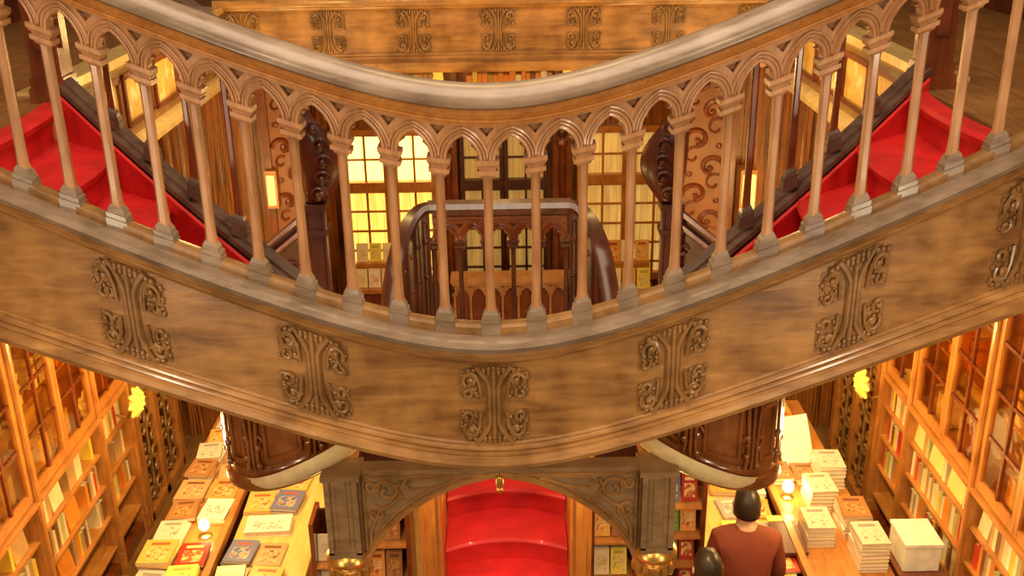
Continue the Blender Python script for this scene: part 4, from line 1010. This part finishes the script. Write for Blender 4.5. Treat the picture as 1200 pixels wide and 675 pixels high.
# ================================================================== PEOPLE (in the aisle, seen from above)
def skin_mesh(name, verts, edges, radii, mat, parent, sub=2):
    me = bpy.data.meshes.new(name); r = parent
    while r.parent: r = r.parent
    me.from_pydata([Vector(v) for v in verts], edges, []); me.materials.append(mat)
    o = bpy.data.objects.new(name, me); COL.objects.link(o); o.parent = parent
    sk = o.modifiers.new('skin', 'SKIN'); sk.use_smooth_shade = True
    if not me.skin_vertices: me.skin_vertices.new()
    for i, q in enumerate(radii):
        me.skin_vertices[0].data[i].radius = q if isinstance(q, tuple) else (q, q)
        me.skin_vertices[0].data[i].use_root = (i == 0)
    ss = o.modifiers.new('sub', 'SUBSURF'); ss.levels = sub; ss.render_levels = sub
    return o
def person(label, loc, rz, shirt, lean):
    p = thing('person', label, 'person', loc); p.rotation_euler = (0, 0, rz)
    L = lean
    V = [(0, 0, .95), (0, .01, 1.10), (0, L*.4+.01, 1.28), (0, L*.8, 1.42), (0, L, 1.49), (0, L+.03, 1.55), (0, L+.05, 1.63), (0, L+.05, 1.71)]
    E_ = [(i, i+1) for i in range(7)]; Rr = [(.15, .11), (.135, .10), (.15, .105), (.12, .085), (.055, .055), (.062, .07), (.075, .092), (.055, .07)]
    def addc(root, pts, rad):
        prev = root
        for q, r in zip(pts, rad): V.append(q); Rr.append(r); E_.append((prev, len(V)-1)); prev = len(V)-1
        return prev
    for s in (-1, 1):
        addc(0, [(s*.09, 0, .86), (s*.10, .01, .50), (s*.10, -.01, .10), (s*.10, .06, .04), (s*.10, .14, .03)], [.095, .062, .045, .042, .03])
        h = addc(3, [(s*.17, L*.8, 1.41), (s*.22, L*.6+.02, 1.16), (s*.18, L+.20, 1.02), (s*.165, L+.27, 1.01)], [.058, .046, .033, .032])
        for k in range(4):
            bx_ = s*(.19-.018*k); by = L+.33
            addc(h, [(bx_, by, 1.0), (bx_, by+.03+.006*(k in (1, 2)), .985), (bx_, by+.045, .96)], [.0095, .0085, .0075])
        addc(h, [(s*.135, L+.29, 1.0), (s*.12, L+.32, .985)], [.011, .009])
    body = skin_mesh('body', V, E_, Rr, M['skin'], p)
    # clothes
    SV = [V[0], V[1], V[2], V[3], (0, L*1.0, 1.515)]; SE = [(0, 1), (1, 2), (2, 3), (3, 4)]; SR = [(.175, .14), (.16, .13), (.185, .145), (.175, .135), (.088, .09)]
    for s in (-1, 1):
        b = len(SV); SV += [(s*.17, L*.8, 1.41), (s*.22, L*.6+.02, 1.16), (s*.184, L+.185, 1.03)]; SE += [(3, b), (b, b+1), (b+1, b+2)]; SR += [.075, .060, .045]
    skin_mesh('shirt', SV, SE, SR, shirt, p)
    TV = [(0, 0, .98)]; TE = []; TR = [(.172, .135)]
    for s in (-1, 1):
        b = len(TV); TV += [(s*.09, 0, .86), (s*.10, .01, .50), (s*.10, -.01, .08)]; TE += [(0, b), (b, b+1), (b+1, b+2)]; TR += [.112, .082, .065]
    skin_mesh('trousers', TV, TE, TR, M['trousers'], p)
    # hair cap and face details
    mb = MB(); c = Vector((0, L+.04, 1.665)); rows = []
    for i in range(8):
        ph = .02+i*.24; rows.append([c+Vector((.088*math.sin(ph)*math.cos(a), (.105*math.sin(ph))*math.sin(a)-.012, .098*math.cos(ph)-(.085*(i/7)**2 if math.sin(a) < .35 else -.0))) for a in lin(0, 2*PI*17/18, 18)])
    mb.grid(rows, True, True)
    def bl(mb, name, mat):
        me = bpy.data.meshes.new(name); me.from_pydata(mb.v, [], mb.f); me.materials.append(mat)
        for q in me.polygons: q.use_smooth = True
        o = bpy.data.objects.new(name, me); COL.objects.link(o); o.parent = p
    bl(mb, 'hair', M['hair'])
    mb = MB(); mb.blob((0, L+.145, 1.61), (.014, .018, .022)); bl(mb, 'nose', M['skin'])
    for s in (-1, 1):
        mb = MB(); mb.blob((s*.082, L+.04, 1.62), (.012, .02, .03)); bl(mb, 'ear', M['skin'])
        mb = MB(); mb.blob((s*.03, L+.13, 1.64), (.012, .008, .006)); bl(mb, 'eye', M['hair'])
    mb = MB(); mb.blob((0, L+.125, 1.565), (.024, .010, .007)); bl(mb, 'mouth', M['shirt_r'])
    return p
person('person with dark hair in a dark jacket, nearer of the two in the right aisle', (1.19, 4.92, 0), .1, M['shirt_d'], .06)
person('person in a dark red shirt bending at the yellow counter on the right', (1.53, 5.5, 0), -.1, M['shirt_r'], .14)

# ================================================================== LIGHTS
def light(name, kind, loc, energy, col, **kw):
    l = bpy.data.lights.new(name, kind); l.energy = energy; l.color = col
    for k, v in kw.items(): setattr(l, k, v)
    o = bpy.data.objects.new(name, l); COL.objects.link(o); o.location = loc; return o
WARM = (1, .62, .25); YEL = (1, .66, .22)
sky = light('skylight', 'AREA', (0, 2.4, 8.8), 420, (1, .78, .56), size=3.4)
sky.data.shape = 'RECTANGLE'; sky.data.size_y = 5.0
for sg in (-1, 1):
    light('gallery_lamp', 'POINT', (sg*1.7, -.5, 5.7), 225, (1, .77, .52), shadow_soft_size=.15)  # unseen frontal fill, added to brighten balusters and fascia
    light('hall_lamp', 'POINT', (sg*2.4, 1.0, 3.5), 105, (1, .80, .56), shadow_soft_size=.15)  # fill added on the near side for fascia front and arch
    for y in (5.3, 6.5, 7.5): light('under_gallery_lamp', 'POINT', (sg*2.25, y, 2.25), 58, YEL, shadow_soft_size=.09)
    light('far_hall_lamp', 'POINT', (sg*1.5, 11.2, 3.3), 38, YEL, shadow_soft_size=.12)
    light('counter_lamp', 'POINT', (sg*1.35, 6.4, 2.5), 30, YEL, shadow_soft_size=.08)
    light('gilt_lamp', 'POINT', (sg*1.55, 6.9, 4.5), 34, YEL, shadow_soft_size=.12)  # no fixture: extra light added for the gilt panels
light('far_hall_lamp', 'POINT', (0, 9.8, 3.6), 24, WARM, shadow_soft_size=.12)
for sg in (-1, 1): light('soffit_lamp', 'POINT', (sg*.85, 4.6, 2.4), 22, YEL, shadow_soft_size=.06)  # unseen light put below the drums to brighten the cream flares
light('stairwell_lamp', 'POINT', (0, 4.8, 3.0), 7, WARM, shadow_soft_size=.1)
light('hall_lamp', 'POINT', (0, 5.6, 6.8), 45, (1, .70, .36), shadow_soft_size=.25)  # overhead fill added for the side gallery edges, no fixture
light('table_lamp_light', 'POINT', (2.20, 6.9, TZ+.22), 5, YEL, shadow_soft_size=.03)

# books of which this view shows nothing are left out
bpy.context.view_layer.update()
dg = bpy.context.evaluated_depsgraph_get()
def sees(o):
    leaves = [o] if o.type == 'MESH' else list(o.children)
    names = {q.name for q in leaves}
    for q in leaves:
        bb = [Vector(c) for c in q.bound_box]; ctr = sum(bb, Vector())/8
        for c in [ctr+(b_-ctr)*f for b_ in bb for f in (.99, .55)]+[ctr+Vector((0, 0, bb[1].z-ctr.z)), ctr+Vector((0, bb[0].y-ctr.y, 0)), ctr]:
            P = q.matrix_world @ c; u, v = proj(P)
            if not (0 < u < 1200 and 0 < v < 675): continue
            org = CAM.copy(); d = (P-CAM).normalized()
            for _ in range(6):
                hit, loc, nn, fi, ob, mw = sc.ray_cast(dg, org, d)
                if not hit: break
                if ob.name in names: return True
                if not ob.name.startswith('pane'): break
                org = loc+d*.002
    return False
gone = [o for o in list(COL.objects) if o.name.split('.')[0] == 'book' and o.parent is None and not sees(o)]
for o in gone:
    for ch in list(o.children): bpy.data.objects.remove(ch)
    bpy.data.objects.remove(o)
print('BOOKS LEFT', len([o for o in COL.objects if o.name.split('.')[0] == 'book' and o.parent is None]))

w = bpy.data.worlds.new('world'); sc.world = w; w.use_nodes = True
w.node_tree.nodes['Background'].inputs[0].default_value = (1, .66, .36, 1); w.node_tree.nodes['Background'].inputs[1].default_value = .11
sc.view_settings.view_transform = 'Standard'; sc.view_settings.look = 'None'; sc.view_settings.exposure = 0.0; sc.view_settings.gamma = 1.0
sc.view_settings.use_curve_mapping = False
